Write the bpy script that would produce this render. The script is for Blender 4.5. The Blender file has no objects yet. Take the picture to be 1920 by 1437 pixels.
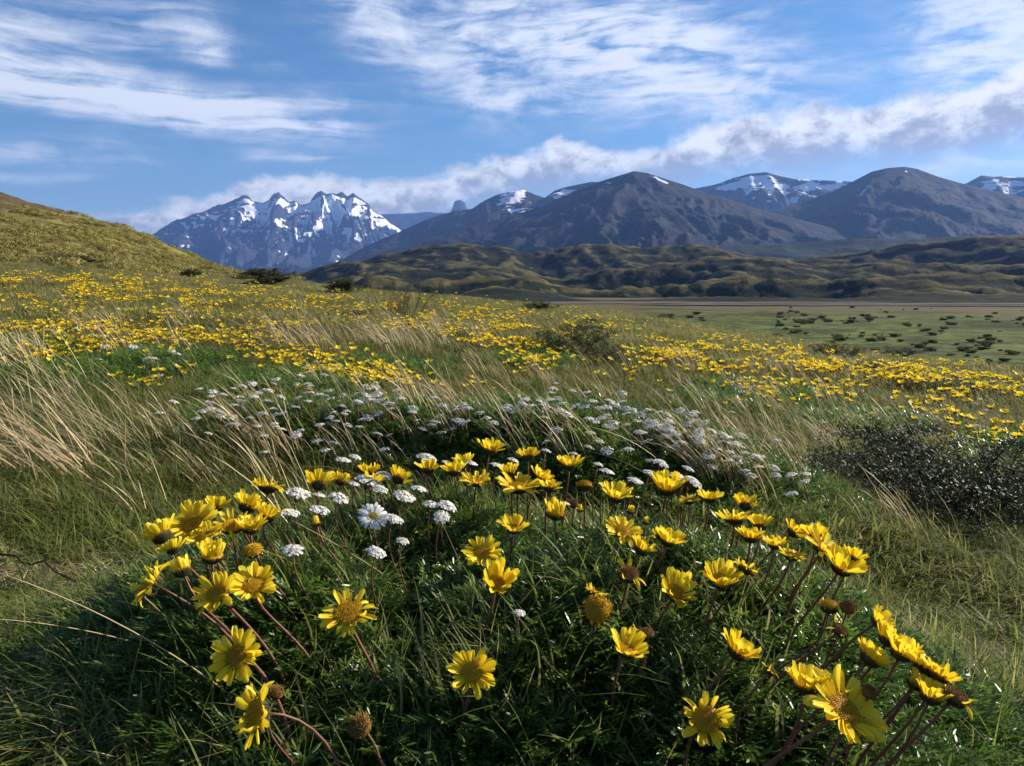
import bpy, math, random
import numpy as np
from mathutils import Vector, Matrix, Quaternion

S = bpy.context.scene
COL = S.collection
PI = math.pi
FP = 1920 * 26 / 36          # focal length in photo pixels
PITCH = math.atan((718.5 - 540) / FP)
SUN_AZ, SUN_EL = math.radians(67), math.radians(27)

# ------------------------------------------------------------------ camera
cam = bpy.data.cameras.new('camera'); cam.lens = 26; cam.sensor_width = 36
cam.clip_start = .02; cam.clip_end = 60000
co = bpy.data.objects.new('camera', cam); COL.objects.link(co)
co.location = (0, 0, 0); co.rotation_euler = (PI / 2 - PITCH, 0, 0)
S.camera = co

def raydir(x, y):
    """unit-forward direction of photo pixel (x, y): arrays allowed"""
    X = (np.asarray(x, float) - 960) / FP; Z = (718.5 - np.asarray(y, float)) / FP
    return X, math.cos(PITCH) + Z * math.sin(PITCH), -math.sin(PITCH) + Z * math.cos(PITCH)
def azel(x, y):
    X, Y, Z = raydir(x, y)
    return np.arctan2(X, Y), Z / np.hypot(X, Y)

# ------------------------------------------------------------------ node helpers
class NT:
    def __init__(s, tree): s.t = tree; s.n = tree.nodes; s.l = tree.links
    def add(s, typ, **kw):
        n = s.n.new(typ)
        for k, v in kw.items(): setattr(n, k, v)
        return n
    def put(s, sock, v):
        if isinstance(v, bpy.types.NodeSocket): s.l.new(v, sock)
        elif v is not None: sock.default_value = v
    def m(s, op, a, b=None, c=None, clamp=False):
        n = s.add('ShaderNodeMath', operation=op, use_clamp=clamp)
        s.put(n.inputs[0], a)
        if b is not None: s.put(n.inputs[1], b)
        if c is not None: s.put(n.inputs[2], c)
        return n.outputs[0]
    def ss(s, v, a, b, lo=0., hi=1.):
        n = s.add('ShaderNodeMapRange', interpolation_type='SMOOTHSTEP')
        s.put(n.inputs[0], v); s.put(n.inputs[1], a); s.put(n.inputs[2], b); s.put(n.inputs[3], lo); s.put(n.inputs[4], hi)
        return n.outputs[0]
    def lin(s, v, a, b, lo=0., hi=1.):
        n = s.add('ShaderNodeMapRange')
        s.put(n.inputs[0], v); s.put(n.inputs[1], a); s.put(n.inputs[2], b); s.put(n.inputs[3], lo); s.put(n.inputs[4], hi)
        return n.outputs[0]
    def noise(s, vec, scale, det=4, rough=.5, dist=0., col=False, typ='FBM'):
        n = s.add('ShaderNodeTexNoise'); n.noise_type = typ
        if vec is not None: s.put(n.inputs['Vector'], vec)
        n.inputs['Scale'].default_value = scale; n.inputs['Detail'].default_value = det
        n.inputs['Roughness'].default_value = rough; n.inputs['Distortion'].default_value = dist
        return n.outputs['Color' if col else 'Fac']
    def mapv(s, vec, scale=(1, 1, 1), rot=(0, 0, 0), loc=(0, 0, 0)):
        n = s.add('ShaderNodeMapping'); s.put(n.inputs[0], vec)
        n.inputs['Scale'].default_value = scale; n.inputs['Rotation'].default_value = rot; n.inputs['Location'].default_value = loc
        return n.outputs[0]
    def mix(s, f, a, b):
        n = s.add('ShaderNodeMix', data_type='RGBA')
        s.put(n.inputs[0], f)
        for k, v in ((6, a), (7, b)):
            if isinstance(v, tuple) and len(v) == 3: v = v + (1,)
            s.put(n.inputs[k], v)
        return n.outputs[2]
    def comb(s, x, y, z=0.):
        n = s.add('ShaderNodeCombineXYZ'); s.put(n.inputs[0], x); s.put(n.inputs[1], y); s.put(n.inputs[2], z)
        return n.outputs[0]
    def sep(s, v):
        n = s.add('ShaderNodeSeparateXYZ'); s.put(n.inputs[0], v); return n.outputs
    def curve(s, v, pts):
        """piecewise curve through (x, y) pairs; x and y are rescaled to 0..1 inside"""
        xs = [p[0] for p in pts]; ys = [p[1] for p in pts]
        x0, x1, y0, y1 = min(xs), max(xs), min(ys), max(ys)
        t = s.lin(v, x0, x1)
        n = s.add('ShaderNodeFloatCurve'); c = n.mapping.curves[0]
        q = [((x - x0) / (x1 - x0), (y - y0) / (y1 - y0 + 1e-9)) for x, y in pts]
        c.points[0].location = q[0]; c.points[1].location = q[-1]
        for p in q[1:-1]: c.points.new(*p)
        for p in c.points: p.handle_type = 'VECTOR'
        n.mapping.update()
        s.put(n.inputs['Value'], t)
        return s.lin(n.outputs[0], 0, 1, y0, y1)

# ------------------------------------------------------------------ world sky
W = bpy.data.worlds.new('World'); S.world = W; W.use_nodes = True
W.node_tree.nodes.clear()
w = NT(W.node_tree)
tc = w.add('ShaderNodeTexCoord').outputs['Generated']
sky = w.add('ShaderNodeTexSky', sky_type='NISHITA')
sky.sun_disc = False; sky.sun_elevation = SUN_EL; sky.sun_rotation = SUN_AZ
sky.altitude = 300; sky.air_density = 1.0; sky.dust_density = .25; sky.ozone_density = 3.5
SKY_K = .057
dx, dy, dz = w.sep(tc)
AZ = w.m('ARCTAN2', dx, dy)
HY = w.m('SQRT', w.m('ADD', w.m('MULTIPLY', dx, dx), w.m('MULTIPLY', dy, dy)))
TE = w.m('DIVIDE', dz, w.m('MAXIMUM', HY, .02))
TE = w.m('MINIMUM', TE, 3.)
P = w.comb(AZ, TE, 0.)                                   # sky map: azimuth, tangent of elevation
warp = w.noise(w.mapv(tc, (3, 3, 5)), 1., 3, .5, col=True)
vs = w.add('ShaderNodeVectorMath', operation='MULTIPLY_ADD'); w.l.new(warp, vs.inputs[0])
vs.inputs[1].default_value = (.16, .07, 0); w.l.new(P, vs.inputs[2])
ofs = w.add('ShaderNodeVectorMath', operation='SUBTRACT'); w.l.new(vs.outputs[0], ofs.inputs[0]); ofs.inputs[1].default_value = (.08, .035, 0)
PW = ofs.outputs[0]
pu, pv, _ = w.sep(PW)
streaks = [  # x0, y0, x1, y1, half width px, density : wisps of cirrus
    (-250, 60, 640, 250, 46, .95), (-200, 120, 400, 205, 34, .55), (300, 175, 660, 255, 26, .5), (-200, 10, 420, 62, 42, .6), (330, 85, 430, 105, 20, .55),
    (470, 105, 590, 135, 20, .35), (-200, 280, 320, 305, 26, .6), (-150, 325, 230, 346, 9, .35), (500, 292, 650, 308, 9, .6),
    (560, 175, 780, 215, 26, .35), (600, -60, 990, 200, 85, .75), (800, -60, 1300, 120, 110, .55), (1000, 60, 1540, 190, 75, .72),
    (900, 190, 1500, 215, 40, .35), (1260, 100, 1420, 40, 16, .35), (1640, 110, 2100, -60, 80, .85), (1750, 150, 2100, 60, 60, .6),
    (1750, 330, 2200, 250, 34, .75), (1100, -250, 1700, -120, 120, .5), (-100, -300, 700, -160, 110, .5), (1320, 330, 1900, 330, 16, .25)]
D = None
for x0, y0, x1, y1, hw, a in streaks:
    a0, e0 = azel(x0, y0); a1, e1 = azel(x1, y1)
    cx, cy = float(a0 + a1) / 2, float(e0 + e1) / 2
    L = math.hypot(a1 - a0, e1 - e0) / 2; ux, uy = (a1 - a0) / 2 / L, (e1 - e0) / 2 / L; hwr = hw / FP
    ddx = w.m('SUBTRACT', pu, cx); ddy = w.m('SUBTRACT', pv, cy)
    s_ = w.m('MULTIPLY', w.m('ADD', w.m('MULTIPLY', ddx, float(ux)), w.m('MULTIPLY', ddy, float(uy))), float(.95 / L))
    t_ = w.m('MULTIPLY', w.m('SUBTRACT', w.m('MULTIPLY', ddx, float(uy)), w.m('MULTIPLY', ddy, float(ux))), 1 / hwr)
    q = w.m('ADD', w.m('POWER', w.m('ABSOLUTE', s_), 4.), w.m('MULTIPLY', t_, t_))
    g = w.m('MULTIPLY', w.m('EXPONENT', w.m('MULTIPLY', q, -1.)), a)
    D = g if D is None else w.m('ADD', D, g)
# elsewhere round the compass the same kind of cirrus goes on, thinly
far = w.ss(w.m('ABSOLUTE', AZ), .75, 1.1)
up = w.ss(TE, .42, .7)
rest = w.m('MULTIPLY', w.ss(w.noise(w.mapv(tc, (2, 2, 4), loc=(3, 1, 2)), 1.3, 3), .42, .7), w.m('MAXIMUM', far, up))
D = w.m('ADD', D, w.m('MULTIPLY', rest, .6))
nl = w.noise(w.mapv(PW, (7, 62, 1), (0, 0, .24)), 1., 7, .58, .5)       # fibres falling to the right
nr = w.noise(w.mapv(PW, (13, 60, 1), (0, 0, -.5)), 1., 7, .62, .4)     # fibres rising to the right
nn = w.noise(w.mapv(PW, (14, 20, 1)), 1., 8, .6, .3)
fr = w.ss(AZ, -.22, -.02)
fib = w.m('ADD', w.m('MULTIPLY', nl, w.m('SUBTRACT', 1., fr)), w.m('MULTIPLY', nr, fr))
fib = w.m('ADD', w.m('MULTIPLY', fib, .55), w.m('MULTIPLY', nn, .45))
wide = w.noise(w.mapv(tc, (1.5, 1.5, 5)), 1.8, 5, .6)
cir = w.m('ADD', w.m('MULTIPLY', D, .84), w.m('MULTIPLY', w.m('SUBTRACT', fib, .5), w.m('ADD', w.m('MULTIPLY', D, 5.2), .3)))
cir = w.m('ADD', cir, w.m('MULTIPLY', w.m('SUBTRACT', wide, .5), .35))
cir = w.m('MULTIPLY', w.ss(cir, .0, 1.25), .92)
# the long cumulus bank
top_px = [(-600, 470), (0, 455), (190, 405), (270, 385), (380, 367), (450, 340), (600, 322), (690, 338), (750, 340), (850, 310), (960, 290), (1050, 262), (1120, 268), (1250, 275), (1330, 238), (1400, 215), (1500, 205), (1640, 190), (1780, 178), (1850, 160), (1920, 112), (2300, 40), (2900, -40)]
bot_px = [(-600, 480), (0, 460), (190, 432), (270, 450), (450, 470), (700, 440), (870, 388), (1000, 352), (1290, 330), (1500, 306), (1650, 300), (1790, 288), (1920, 262), (2300, 230), (2900, 200)]
def cpts(px): return [tuple(float(v) for v in azel(x, y)) for x, y in px]
def clampaz(px):
    c = cpts(px); return c
nb = w.noise(w.mapv(P, (11, 17, 1)), 1., 8, .55, .15)
nbf = w.noise(w.mapv(P, (34, 52, 1)), 1., 7, .6, .2)
puff = w.m('ADD', w.m('MULTIPLY', w.m('SUBTRACT', nb, .5), .060), w.m('MULTIPLY', w.m('SUBTRACT', nbf, .5), .03))
TOP = w.curve(AZ, cpts(top_px)); BOT = w.curve(AZ, cpts(bot_px))
EE = w.m('ADD', TE, puff)
mt = w.ss(w.m('SUBTRACT', TOP, EE), -.005, .013)
mb = w.ss(w.m('SUBTRACT', w.m('ADD', TE, w.m('MULTIPLY', puff, -.8)), BOT), -.026, .030)
cum = w.m('MULTIPLY', mt, mb)
cum = w.m('MULTIPLY', cum, w.ss(AZ, -1.15, -.5, 0., 1.))
cum = w.m('MULTIPLY', cum, w.ss(AZ, 1.6, .9))
hh = w.m('DIVIDE', w.m('SUBTRACT', EE, BOT), w.m('MAXIMUM', w.m('SUBTRACT', TOP, BOT), .012))
nlit = w.noise(w.mapv(P, (22, 30, 1), loc=(.02, -.03, 0)), 1., 7, .6, .4)
lit = w.ss(w.m('ADD', w.m('MULTIPLY', hh, .75), w.m('ADD', w.m('MULTIPLY', w.m('SUBTRACT', nbf, .5), 1.0), w.m('MULTIPLY', w.m('SUBTRACT', nlit, .5), 2.2))), -.02, .78)
# left part by the peaks is brighter and ragged
cumcol = w.mix(lit, (.19, .198, .222), (.50, .50, .505))
skyc = w.add('ShaderNodeVectorMath', operation='SCALE'); w.l.new(sky.outputs[0], skyc.inputs[0]); skyc.inputs['Scale'].default_value = SKY_K
hs = w.add('ShaderNodeHueSaturation'); hs.inputs['Saturation'].default_value = 1.22; w.l.new(skyc.outputs[0], hs.inputs['Color'])
c1 = w.mix(cir, hs.outputs[0], (.44, .46, .51))
c2 = w.mix(cum, c1, cumcol)
bg = w.add('ShaderNodeBackground'); w.l.new(c2, bg.inputs[0]); bg.inputs[1].default_value = 1.0
wo = w.add('ShaderNodeOutputWorld'); w.l.new(bg.outputs[0], wo.inputs[0])

sl = bpy.data.lights.new('sun', 'SUN'); sl.energy = 5.0; sl.angle = math.radians(.53); sl.color = (1, .885, .72)
so = bpy.data.objects.new('sun', sl); COL.objects.link(so)
sd = Vector((math.sin(SUN_AZ) * math.cos(SUN_EL), math.cos(SUN_AZ) * math.cos(SUN_EL), math.sin(SUN_EL)))
so.rotation_euler = (-sd).to_track_quat('-Z', 'Y').to_euler()

S.view_settings.view_transform = 'Standard'; S.view_settings.look = 'None'
S.view_settings.exposure = 1.12; S.view_settings.gamma = 1; S.view_settings.use_curve_mapping = False
S.render.engine = 'CYCLES'
S.cycles.max_bounces = 5; S.cycles.diffuse_bounces = 2; S.cycles.glossy_bounces = 2
S.cycles.transmission_bounces = 4; S.cycles.transparent_max_bounces = 6; S.cycles.volume_bounces = 0
S.cycles.caustics_reflective = False; S.cycles.caustics_refractive = False
S.cycles.use_denoising = True
try: S.cycles.denoiser = 'OPENIMAGEDENOISE'
except Exception: pass
# ------------------------------------------------------------------ noise and mesh helpers
def _h(ix, iy, s):
    n = (ix.astype(np.int64) * 374761393 + iy.astype(np.int64) * 668265263 + s * 974711) & 0xffffffff
    n = ((n ^ (n >> 13)) * 1274126177) & 0xffffffff
    return (n ^ (n >> 16)) & 0xffff
def perlin(x, y, s=0):
    x = np.asarray(x, float); y = np.asarray(y, float)
    x0 = np.floor(x); y0 = np.floor(y); fx = x - x0; fy = y - y0
    u = fx * fx * fx * (fx * (fx * 6 - 15) + 10); v = fy * fy * fy * (fy * (fy * 6 - 15) + 10)
    def g(i, j):
        a = _h(x0 + i, y0 + j, s) * (2 * PI / 65536)
        return np.cos(a) * (fx - i) + np.sin(a) * (fy - j)
    return (g(0, 0) * (1 - u) + g(1, 0) * u) * (1 - v) + (g(0, 1) * (1 - u) + g(1, 1) * u) * v
def fbm(x, y, s=0, o=5, g=.5):
    t = 0; a = 1; 
    for k in range(o):
        t = t + a * perlin(x * 2 ** k + 17.3 * k, y * 2 ** k - 9.1 * k, s + k); a *= g
    return t
def ridged(x, y, s=0, o=6, g=.55):
    t = 0; a = 1; w_ = 1
    for k in range(o):
        n = (1 - np.abs(perlin(x * 2 ** k + 5.3 * k, y * 2 ** k + 3.7 * k, s + k)) * 1.7) ** 2
        t = t + a * n * w_; w_ = np.clip(n * 1.4, 0, 1); a *= g
    return t / 2.
def sstep(a, b, x):
    t = np.clip((x - a) / (b - a), 0, 1); return t * t * (3 - 2 * t)

def tag(o, label=None, cat=None, group=None, kind=None):
    if label: o['label'] = label
    if cat: o['category'] = cat
    if group: o['group'] = group
    if kind: o['kind'] = kind
    return o
def mesh(name, v, f, mats, smooth=True, attrs=None, fm=None):
    me = bpy.data.meshes.new(name)
    me.from_pydata([tuple(p) for p in v] if not isinstance(v, np.ndarray) else v.tolist(), [], f if not isinstance(f, np.ndarray) else f.tolist())
    if smooth: me.polygons.foreach_set('use_smooth', [True] * len(me.polygons))
    for m_ in (mats if isinstance(mats, (list, tuple)) else [mats]): me.materials.append(m_)
    if fm is not None: me.polygons.foreach_set('material_index', fm)
    for k, a in (attrs or {}).items():
        at = me.attributes.new(k, 'FLOAT', 'POINT'); at.data.foreach_set('value', np.asarray(a, np.float32))
    me.update(); return me
def obj(name, me, parent=None, loc=None):
    o = bpy.data.objects.new(name, me); COL.objects.link(o)
    if parent is not None: o.parent = parent
    if loc is not None: o.location = loc
    return o
def grid_faces(nu, nv):
    i = np.arange(nu - 1)[:, None]; j = np.arange(nv - 1)[None, :]
    a = (i * nv + j).ravel()
    return np.stack([a, a + nv, a + nv + 1, a + 1], 1)

class MB:
    """collects strips, tubes and faces for one mesh, with a value 'tint' per vertex"""
    def __init__(s): s.v = []; s.f = []; s.t = []; s.mi = []
    def face(s, pts, t=.5, mi=0):
        b = len(s.v); s.v += [tuple(p) for p in pts]; s.t += ([t] * len(pts) if not isinstance(t, (list, tuple)) else list(t))
        s.f.append(tuple(range(b, b + len(pts)))); s.mi.append(mi)
    def strip(s, pts, side, ws, t0=.5, t1=None, mi=0):
        """ribbon along pts; side = sideways direction, ws = widths (0 at the end makes a tip)"""
        b = len(s.v); n = len(pts); t1 = t0 if t1 is None else t1; idx = []
        for k, (p, w_) in enumerate(zip(pts, ws)):
            tt = t0 + (t1 - t0) * k / max(1, n - 1)
            if w_ <= 1e-7:
                s.v.append(tuple(p)); s.t.append(tt); idx.append((len(s.v) - 1,))
            else:
                q = side * (w_ / 2); s.v.append(tuple(p - q)); s.v.append(tuple(p + q)); s.t += [tt, tt]; idx.append((len(s.v) - 2, len(s.v) - 1))
        for a, c in zip(idx, idx[1:]):
            if len(c) == 1: s.f.append((a[0], a[1], c[0]))
            elif len(a) == 1: s.f.append((a[0], c[1], c[0]))
            else: s.f.append((a[0], a[1], c[1], c[0]))
            s.mi.append(mi)
    def tube(s, pts, rs, n=5, t0=.5, t1=None, mi=0, cap=True):
        t1 = t0 if t1 is None else t1; b = len(s.v); m_ = len(pts)
        pts = [Vector(p) for p in pts]
        ref = Vector((.31, .57, .76))
        for k, p in enumerate(pts):
            d = (pts[min(k + 1, m_ - 1)] - pts[max(k - 1, 0)]).normalized()
            a = d.cross(ref)
            if a.length < .1: a = d.cross(Vector((1, 0, 0)))
            a.normalize(); c = d.cross(a)
            for j in range(n):
                th = 2 * PI * j / n
                s.v.append(tuple(p + (a * math.cos(th) + c * math.sin(th)) * rs[k])); s.t.append(t0 + (t1 - t0) * k / max(1, m_ - 1))
        for k in range(m_ - 1):
            for j in range(n):
                j2 = (j + 1) % n
                s.f.append((b + k * n + j, b + k * n + j2, b + (k + 1) * n + j2, b + (k + 1) * n + j)); s.mi.append(mi)
        if cap: s.f.append(tuple(b + (m_ - 1) * n + j for j in range(n))); s.mi.append(mi)
    def build(s, name, mats, smooth=True): return mesh(name, s.v, s.f, mats, smooth, {'tint': s.t}, s.mi)

def mat(name):
    m_ = bpy.data.materials.new(name); m_.use_nodes = True; m_.node_tree.nodes.clear()
    n = NT(m_.node_tree); out = n.add('ShaderNodeOutputMaterial')
    return m_, n, out
def attr(n, name): return n.add('ShaderNodeAttribute', attribute_name=name).outputs['Fac']
def ramp(n, f, cols):
    r = n.add('ShaderNodeValToRGB'); n.put(r.inputs[0], f); e = r.color_ramp.elements
    e[0].position, e[0].color = cols[0][0], (*cols[0][1], 1); e[1].position, e[1].color = cols[-1][0], (*cols[-1][1], 1)
    for p, c in cols[1:-1]: x = e.new(p); x.color = (*c, 1)
    return r.outputs[0]
def leafmat(name, cols, trans=.35, rough=.45, spec=.3, tcol=1.5, rnd=.35, rim=None):
    """thin plant matter: colour from the vertex tint and the instance's own random value; light also comes through"""
    m_, n, out = mat(name)
    t = attr(n, 'tint'); r = n.add('ShaderNodeObjectInfo').outputs['Random']
    f = n.m('ADD', n.m('MULTIPLY', t, 1 - rnd), n.m('MULTIPLY', r, rnd))
    c = ramp(n, f, cols)
    p = n.add('ShaderNodeBsdfPrincipled'); n.put(p.inputs['Base Color'], c); p.inputs['Roughness'].default_value = rough
    p.inputs['Specular IOR Level'].default_value = spec
    tr = n.add('ShaderNodeBsdfTranslucent')
    sc = n.add('ShaderNodeVectorMath', operation='SCALE'); n.l.new(c, sc.inputs[0]); sc.inputs['Scale'].default_value = tcol
    n.put(tr.inputs[0], sc.outputs[0])
    mx = n.add('ShaderNodeMixShader'); mx.inputs[0].default_value = trans
    n.l.new(p.outputs[0], mx.inputs[1]); n.l.new(tr.outputs[0], mx.inputs[2]); n.l.new(mx.outputs[0], out.inputs[0])
    return m_

# ------------------------------------------------------------------ terrain
crest_px = [(-500, 345, 95), (-200, 350, 92), (0, 361, 88), (60, 377, 87), (120, 394, 86), (200, 416, 85), (260, 440, 84), (320, 463, 82), (380, 489, 80), (450, 512, 76), (550, 524, 70),
            (650, 539, 62), (750, 551, 54), (830, 557, 48), (960, 566, 40), (1100, 577, 34), (1300, 606, 28), (1450, 632, 24), (1600, 654, 20.5), (1750, 676, 18), (1920, 692, 16), (2300, 720, 14)]
_ca, _ce = azel([p[0] for p in crest_px], [p[1] for p in crest_px]); _cr = np.array([p[2] for p in crest_px], float)
VALLEY = -10.
def crest(az):
    return np.interp(az, _ca, _cr), np.interp(az, _ca, _ce)
MOUNDS = [  # cx, cy, rx, ry, h : cushion mounds of the daisies
    (.02, 1.16, .75, .55, .265), (.40, 2.5, .72, .55, .27), (-.62, 2.9, .66, .50, .17), (.45, .85, .42, .35, .06)]
def ground(x, y):
    x = np.asarray(x, float); y = np.asarray(y, float)
    r = np.hypot(x, y) + 1e-6; az = np.arctan2(x, y)
    near = -.72 - .09 * np.where(x < 0, 4 * np.tanh(x / 4), x) + .006 * np.clip(y, -5, 40)
    rc, te = crest(az)
    t = (r / rc)
    zc = te * rc
    b = np.clip(t, 0, 1) ** 2.3
    z = near * (1 - b) + zc * b
    over = np.clip(r - rc, 0, None)
    lf = sstep(-.1, -.45, az)                 # the hill on the left has a rounded back, the right edge breaks off
    z = z - over * (.10 + .12 * (1 - lf)) - np.clip(over, 0, 12) ** 2 * .004 * (1 - lf) 
    z = np.maximum(z, VALLEY - .4)
    k = np.clip(1 - np.abs(az) / 1.9, 0, 1)
    z = np.where(np.abs(az) > 1.3, z * 1., z)
    z = z + fbm(x * .9, y * .9, 3, 4) * .045 * sstep(1.2, 4, r) + fbm(x * .16, y * .16, 8, 3) * .16 * sstep(5, 20, r) * (1 - sstep(.75, 1., t)) 
    z = z + fbm(x * .12, y * .12, 31, 5, .6) * .5 * sstep(25, 60, r) * lf
    z = z + fbm(x * 5, y * 5, 11, 3) * .012
    for cx, cy, rx, ry, h in MOUNDS:
        q = ((x - cx) / rx) ** 2 + ((y - cy) / ry) ** 2
        z = z + h * np.exp(-q ** 1.6 * 1.1) * (1 + .25 * perlin(x * 4, y * 4, 5))
    return z
def hit(px, py, dz=0., rmax=130., n=420):
    """where the line of sight through photo pixels meets the ground raised by dz: x, y, z, distance"""
    X, Y, Z = raydir(px, py); L = np.hypot(X, Y)
    rr = np.exp(np.linspace(math.log(.55), math.log(rmax), n))[None, :]
    x = (X / L)[:, None] * rr; y = (Y / L)[:, None] * rr; z = (Z / L)[:, None] * rr
    below = z < ground(x, y) + dz
    k = np.where(below.any(1), below.argmax(1), -1)
    ok = k >= 0; i = np.arange(len(k))
    return x[i, k], y[i, k], z[i, k], rr[0, k], ok

def polar_sheet(name, azs, rs, zf, material, attrs=None, noise_edge=None):
    A, R = np.meshgrid(azs, rs, indexing='ij')
    x = R * np.sin(A); y = R * np.cos(A); z = zf(A, R, x, y)
    v = np.stack([x.ravel(), y.ravel(), z.ravel()], 1)
    f = grid_faces(len(azs), len(rs))[:, ::-1]
    at = {k: q(A, R, x, y, z).ravel() for k, q in (attrs or {}).items()}
    me = mesh(name, v, f, material, True, at)
    return tag(obj(name, me), kind='structure')

# ground material: soil and short turf near by, olive and straw turf farther on, mossy cushions on the hill
m_ground, n, out = mat('meadow_soil')
pos = n.add('ShaderNodeNewGeometry').outputs['Position']
px_, py_, pz_ = n.sep(pos)
rad = n.m('SQRT', n.m('ADD', n.m('MULTIPLY', px_, px_), n.m('MULTIPLY', py_, py_)))
n1 = n.noise(pos, 14, 6, .65); n2 = n.noise(pos, 1.1, 5, .6); n3 = n.noise(pos, .16, 5, .62)
soil = ramp(n, n1, [(.3, (.018, .014, .008)), (.55, (.045, .034, .018)), (.75, (.09, .07, .035))])
turf = ramp(n, n2, [(.32, (.045, .055, .015)), (.5, (.095, .090, .028)), (.68, (.17, .145, .055))])
hillc = ramp(n, n.noise(pos, .55, 8, .72), [(.36, (.06, .048, .022)), (.46, (.12, .10, .032)), (.58, (.20, .175, .05))])
brown = ramp(n, n.noise(pos, .9, 6, .7), [(.35, (.05, .036, .02)), (.6, (.11, .08, .045))])
crown = n.ss(n.m('ADD', pz_, n.m('MULTIPLY', n.m('SUBTRACT', n3, .5), 9.)), 5.6, 8.2)
hillc = n.mix(crown, hillc, brown)
c = n.mix(n.ss(rad, 3.5, 14), soil, turf)
c = n.mix(n.ss(n.m('ADD', pz_, n.m('MULTIPLY', n.m('SUBTRACT', n3, .5), 2.)), .7, 2.), c, hillc)
p = n.add('ShaderNodeBsdfPrincipled'); n.put(p.inputs['Base Color'], c); p.inputs['Roughness'].default_value = .95; p.inputs['Specular IOR Level'].default_value = .1
b = n.add('ShaderNodeBump'); b.inputs['Strength'].default_value = .8; b.inputs['Distance'].default_value = .12; n.put(b.inputs['Height'], n.noise(pos, 3.2, 8, .7)); n.l.new(b.outputs[0], p.inputs['Normal'])
n.l.new(p.outputs[0], out.inputs[0])

azs = np.concatenate([np.radians(np.arange(-180, -48, 4.)), np.radians(np.arange(-48, 48, .28)), np.radians(np.arange(48, 180.1, 4.))])
azs[0], azs[-1] = -PI, PI
rs = np.concatenate([[.02, .2], np.exp(np.linspace(math.log(.45), math.log(3.6), 120)), np.exp(np.linspace(math.log(3.7), math.log(170), 170))])
polar_sheet('meadow_ground', azs, rs, lambda A, R, x, y: ground(x, y), m_ground)

# valley floor: green flat with straw-coloured rim, runs on to the horizon
m_val, n, out = mat('valley_turf')
pos = n.add('ShaderNodeNewGeometry').outputs['Position']
vx, vy, vz = n.sep(pos)
rad = n.m('SQRT', n.m('ADD', n.m('MULTIPLY', vx, vx), n.m('MULTIPLY', vy, vy)))
big = n.noise(pos, .018, 5, .6); fin = n.noise(pos, .22, 7, .72)
g1 = ramp(n, n.m('ADD', n.m('MULTIPLY', big, .55), n.m('MULTIPLY', fin, .45)), [(.40, (.024, .034, .012)), (.47, (.062, .08, .024)), (.53, (.105, .135, .036)), (.62, (.17, .18, .06))])
dry = ramp(n, fin, [(.35, (.07, .062, .03)), (.65, (.15, .12, .06))])
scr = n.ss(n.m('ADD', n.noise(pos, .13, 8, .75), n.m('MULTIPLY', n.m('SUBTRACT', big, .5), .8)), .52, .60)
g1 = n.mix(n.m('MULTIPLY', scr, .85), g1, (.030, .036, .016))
c = n.mix(n.ss(n.m('ADD', rad, n.m('MULTIPLY', n.m('SUBTRACT', big, .5), 260.)), 290, 380), g1, dry)
p = n.add('ShaderNodeBsdfPrincipled'); n.put(p.inputs['Base Color'], c); p.inputs['Roughness'].default_value = 1.; p.inputs['Specular IOR Level'].default_value = .05
b = n.add('ShaderNodeBump'); b.inputs['Strength'].default_value = .6; b.inputs['Distance'].default_value = .8; n.put(b.inputs['Height'], fin); n.l.new(b.outputs[0], p.inputs['Normal'])
n.l.new(p.outputs[0], out.inputs[0])
polar_sheet('valley_floor', np.linspace(-PI, PI, 181), np.concatenate([[.1, 12, 30], np.linspace(50, 700, 60), [1000, 2000, 5000, 12000, 30000]]),
            lambda A, R, x, y: VALLEY + fbm(x * .012, y * .012, 4, 3) * .25 * sstep(90, 200, R), m_val)

# gravel bed of the river: pale grey braids along the far side of the flat
m_grav, n, out = mat('river_gravel')
pos = n.add('ShaderNodeNewGeometry').outputs['Position']
c = ramp(n, n.noise(n.mapv(pos, (.02, .12, 1)), 1., 7, .6), [(.35, (.085, .08, .075)), (.5, (.13, .12, .11)), (.65, (.19, .17, .14))])
p = n.add('ShaderNodeBsdfPrincipled'); n.put(p.inputs['Base Color'], c); p.inputs['Roughness'].default_value = 1; p.inputs['Specular IOR Level'].default_value = 0
n.l.new(p.outputs[0], out.inputs[0])
def braid(pts, hw, seed):
    v = []; f = []; n_ = 160
    a = np.array(pts, float); t = np.linspace(0, 1, n_); k = np.linspace(0, 1, len(a))
    X = np.interp(t, k, a[:, 0]); Y = np.interp(t, k, a[:, 1])
    off = perlin(t * 9, t * 0 + seed, 2) * 16
    for i in range(n_):
        w_ = hw * (.55 + 1.1 * abs(perlin(np.array([t[i] * 14]), np.array([seed * 3.1]), 7)[0])) * min(1, t[i] * 12, (1 - t[i]) * 12 + .02)
        for q in (-1, 0, 1): v.append((X[i], Y[i] + off[i] + q * w_, VALLEY + .42 + .03 * seed))
        if i:
            b_ = (i - 1) * 3
            f += [(b_, b_ + 3, b_ + 4, b_ + 1), (b_ + 1, b_ + 4, b_ + 5, b_ + 2)]
    return v, f
V, F = [], []
for k, (pts, hw) in enumerate([([(-60, 470), (120, 480), (380, 440), (700, 330)], 34), ([(60, 430), (200, 420), (420, 360), (700, 270)], 20), ([(160, 520), (330, 505), (700, 420)], 9)]):
    v, f = braid(pts, hw, k + 1); b_ = len(V); V += v; F += [tuple(q + b_ for q in g_) for g_ in f]
tag(obj('river_bed', mesh('river_bed', V, F, m_grav)), kind='structure')

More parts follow.
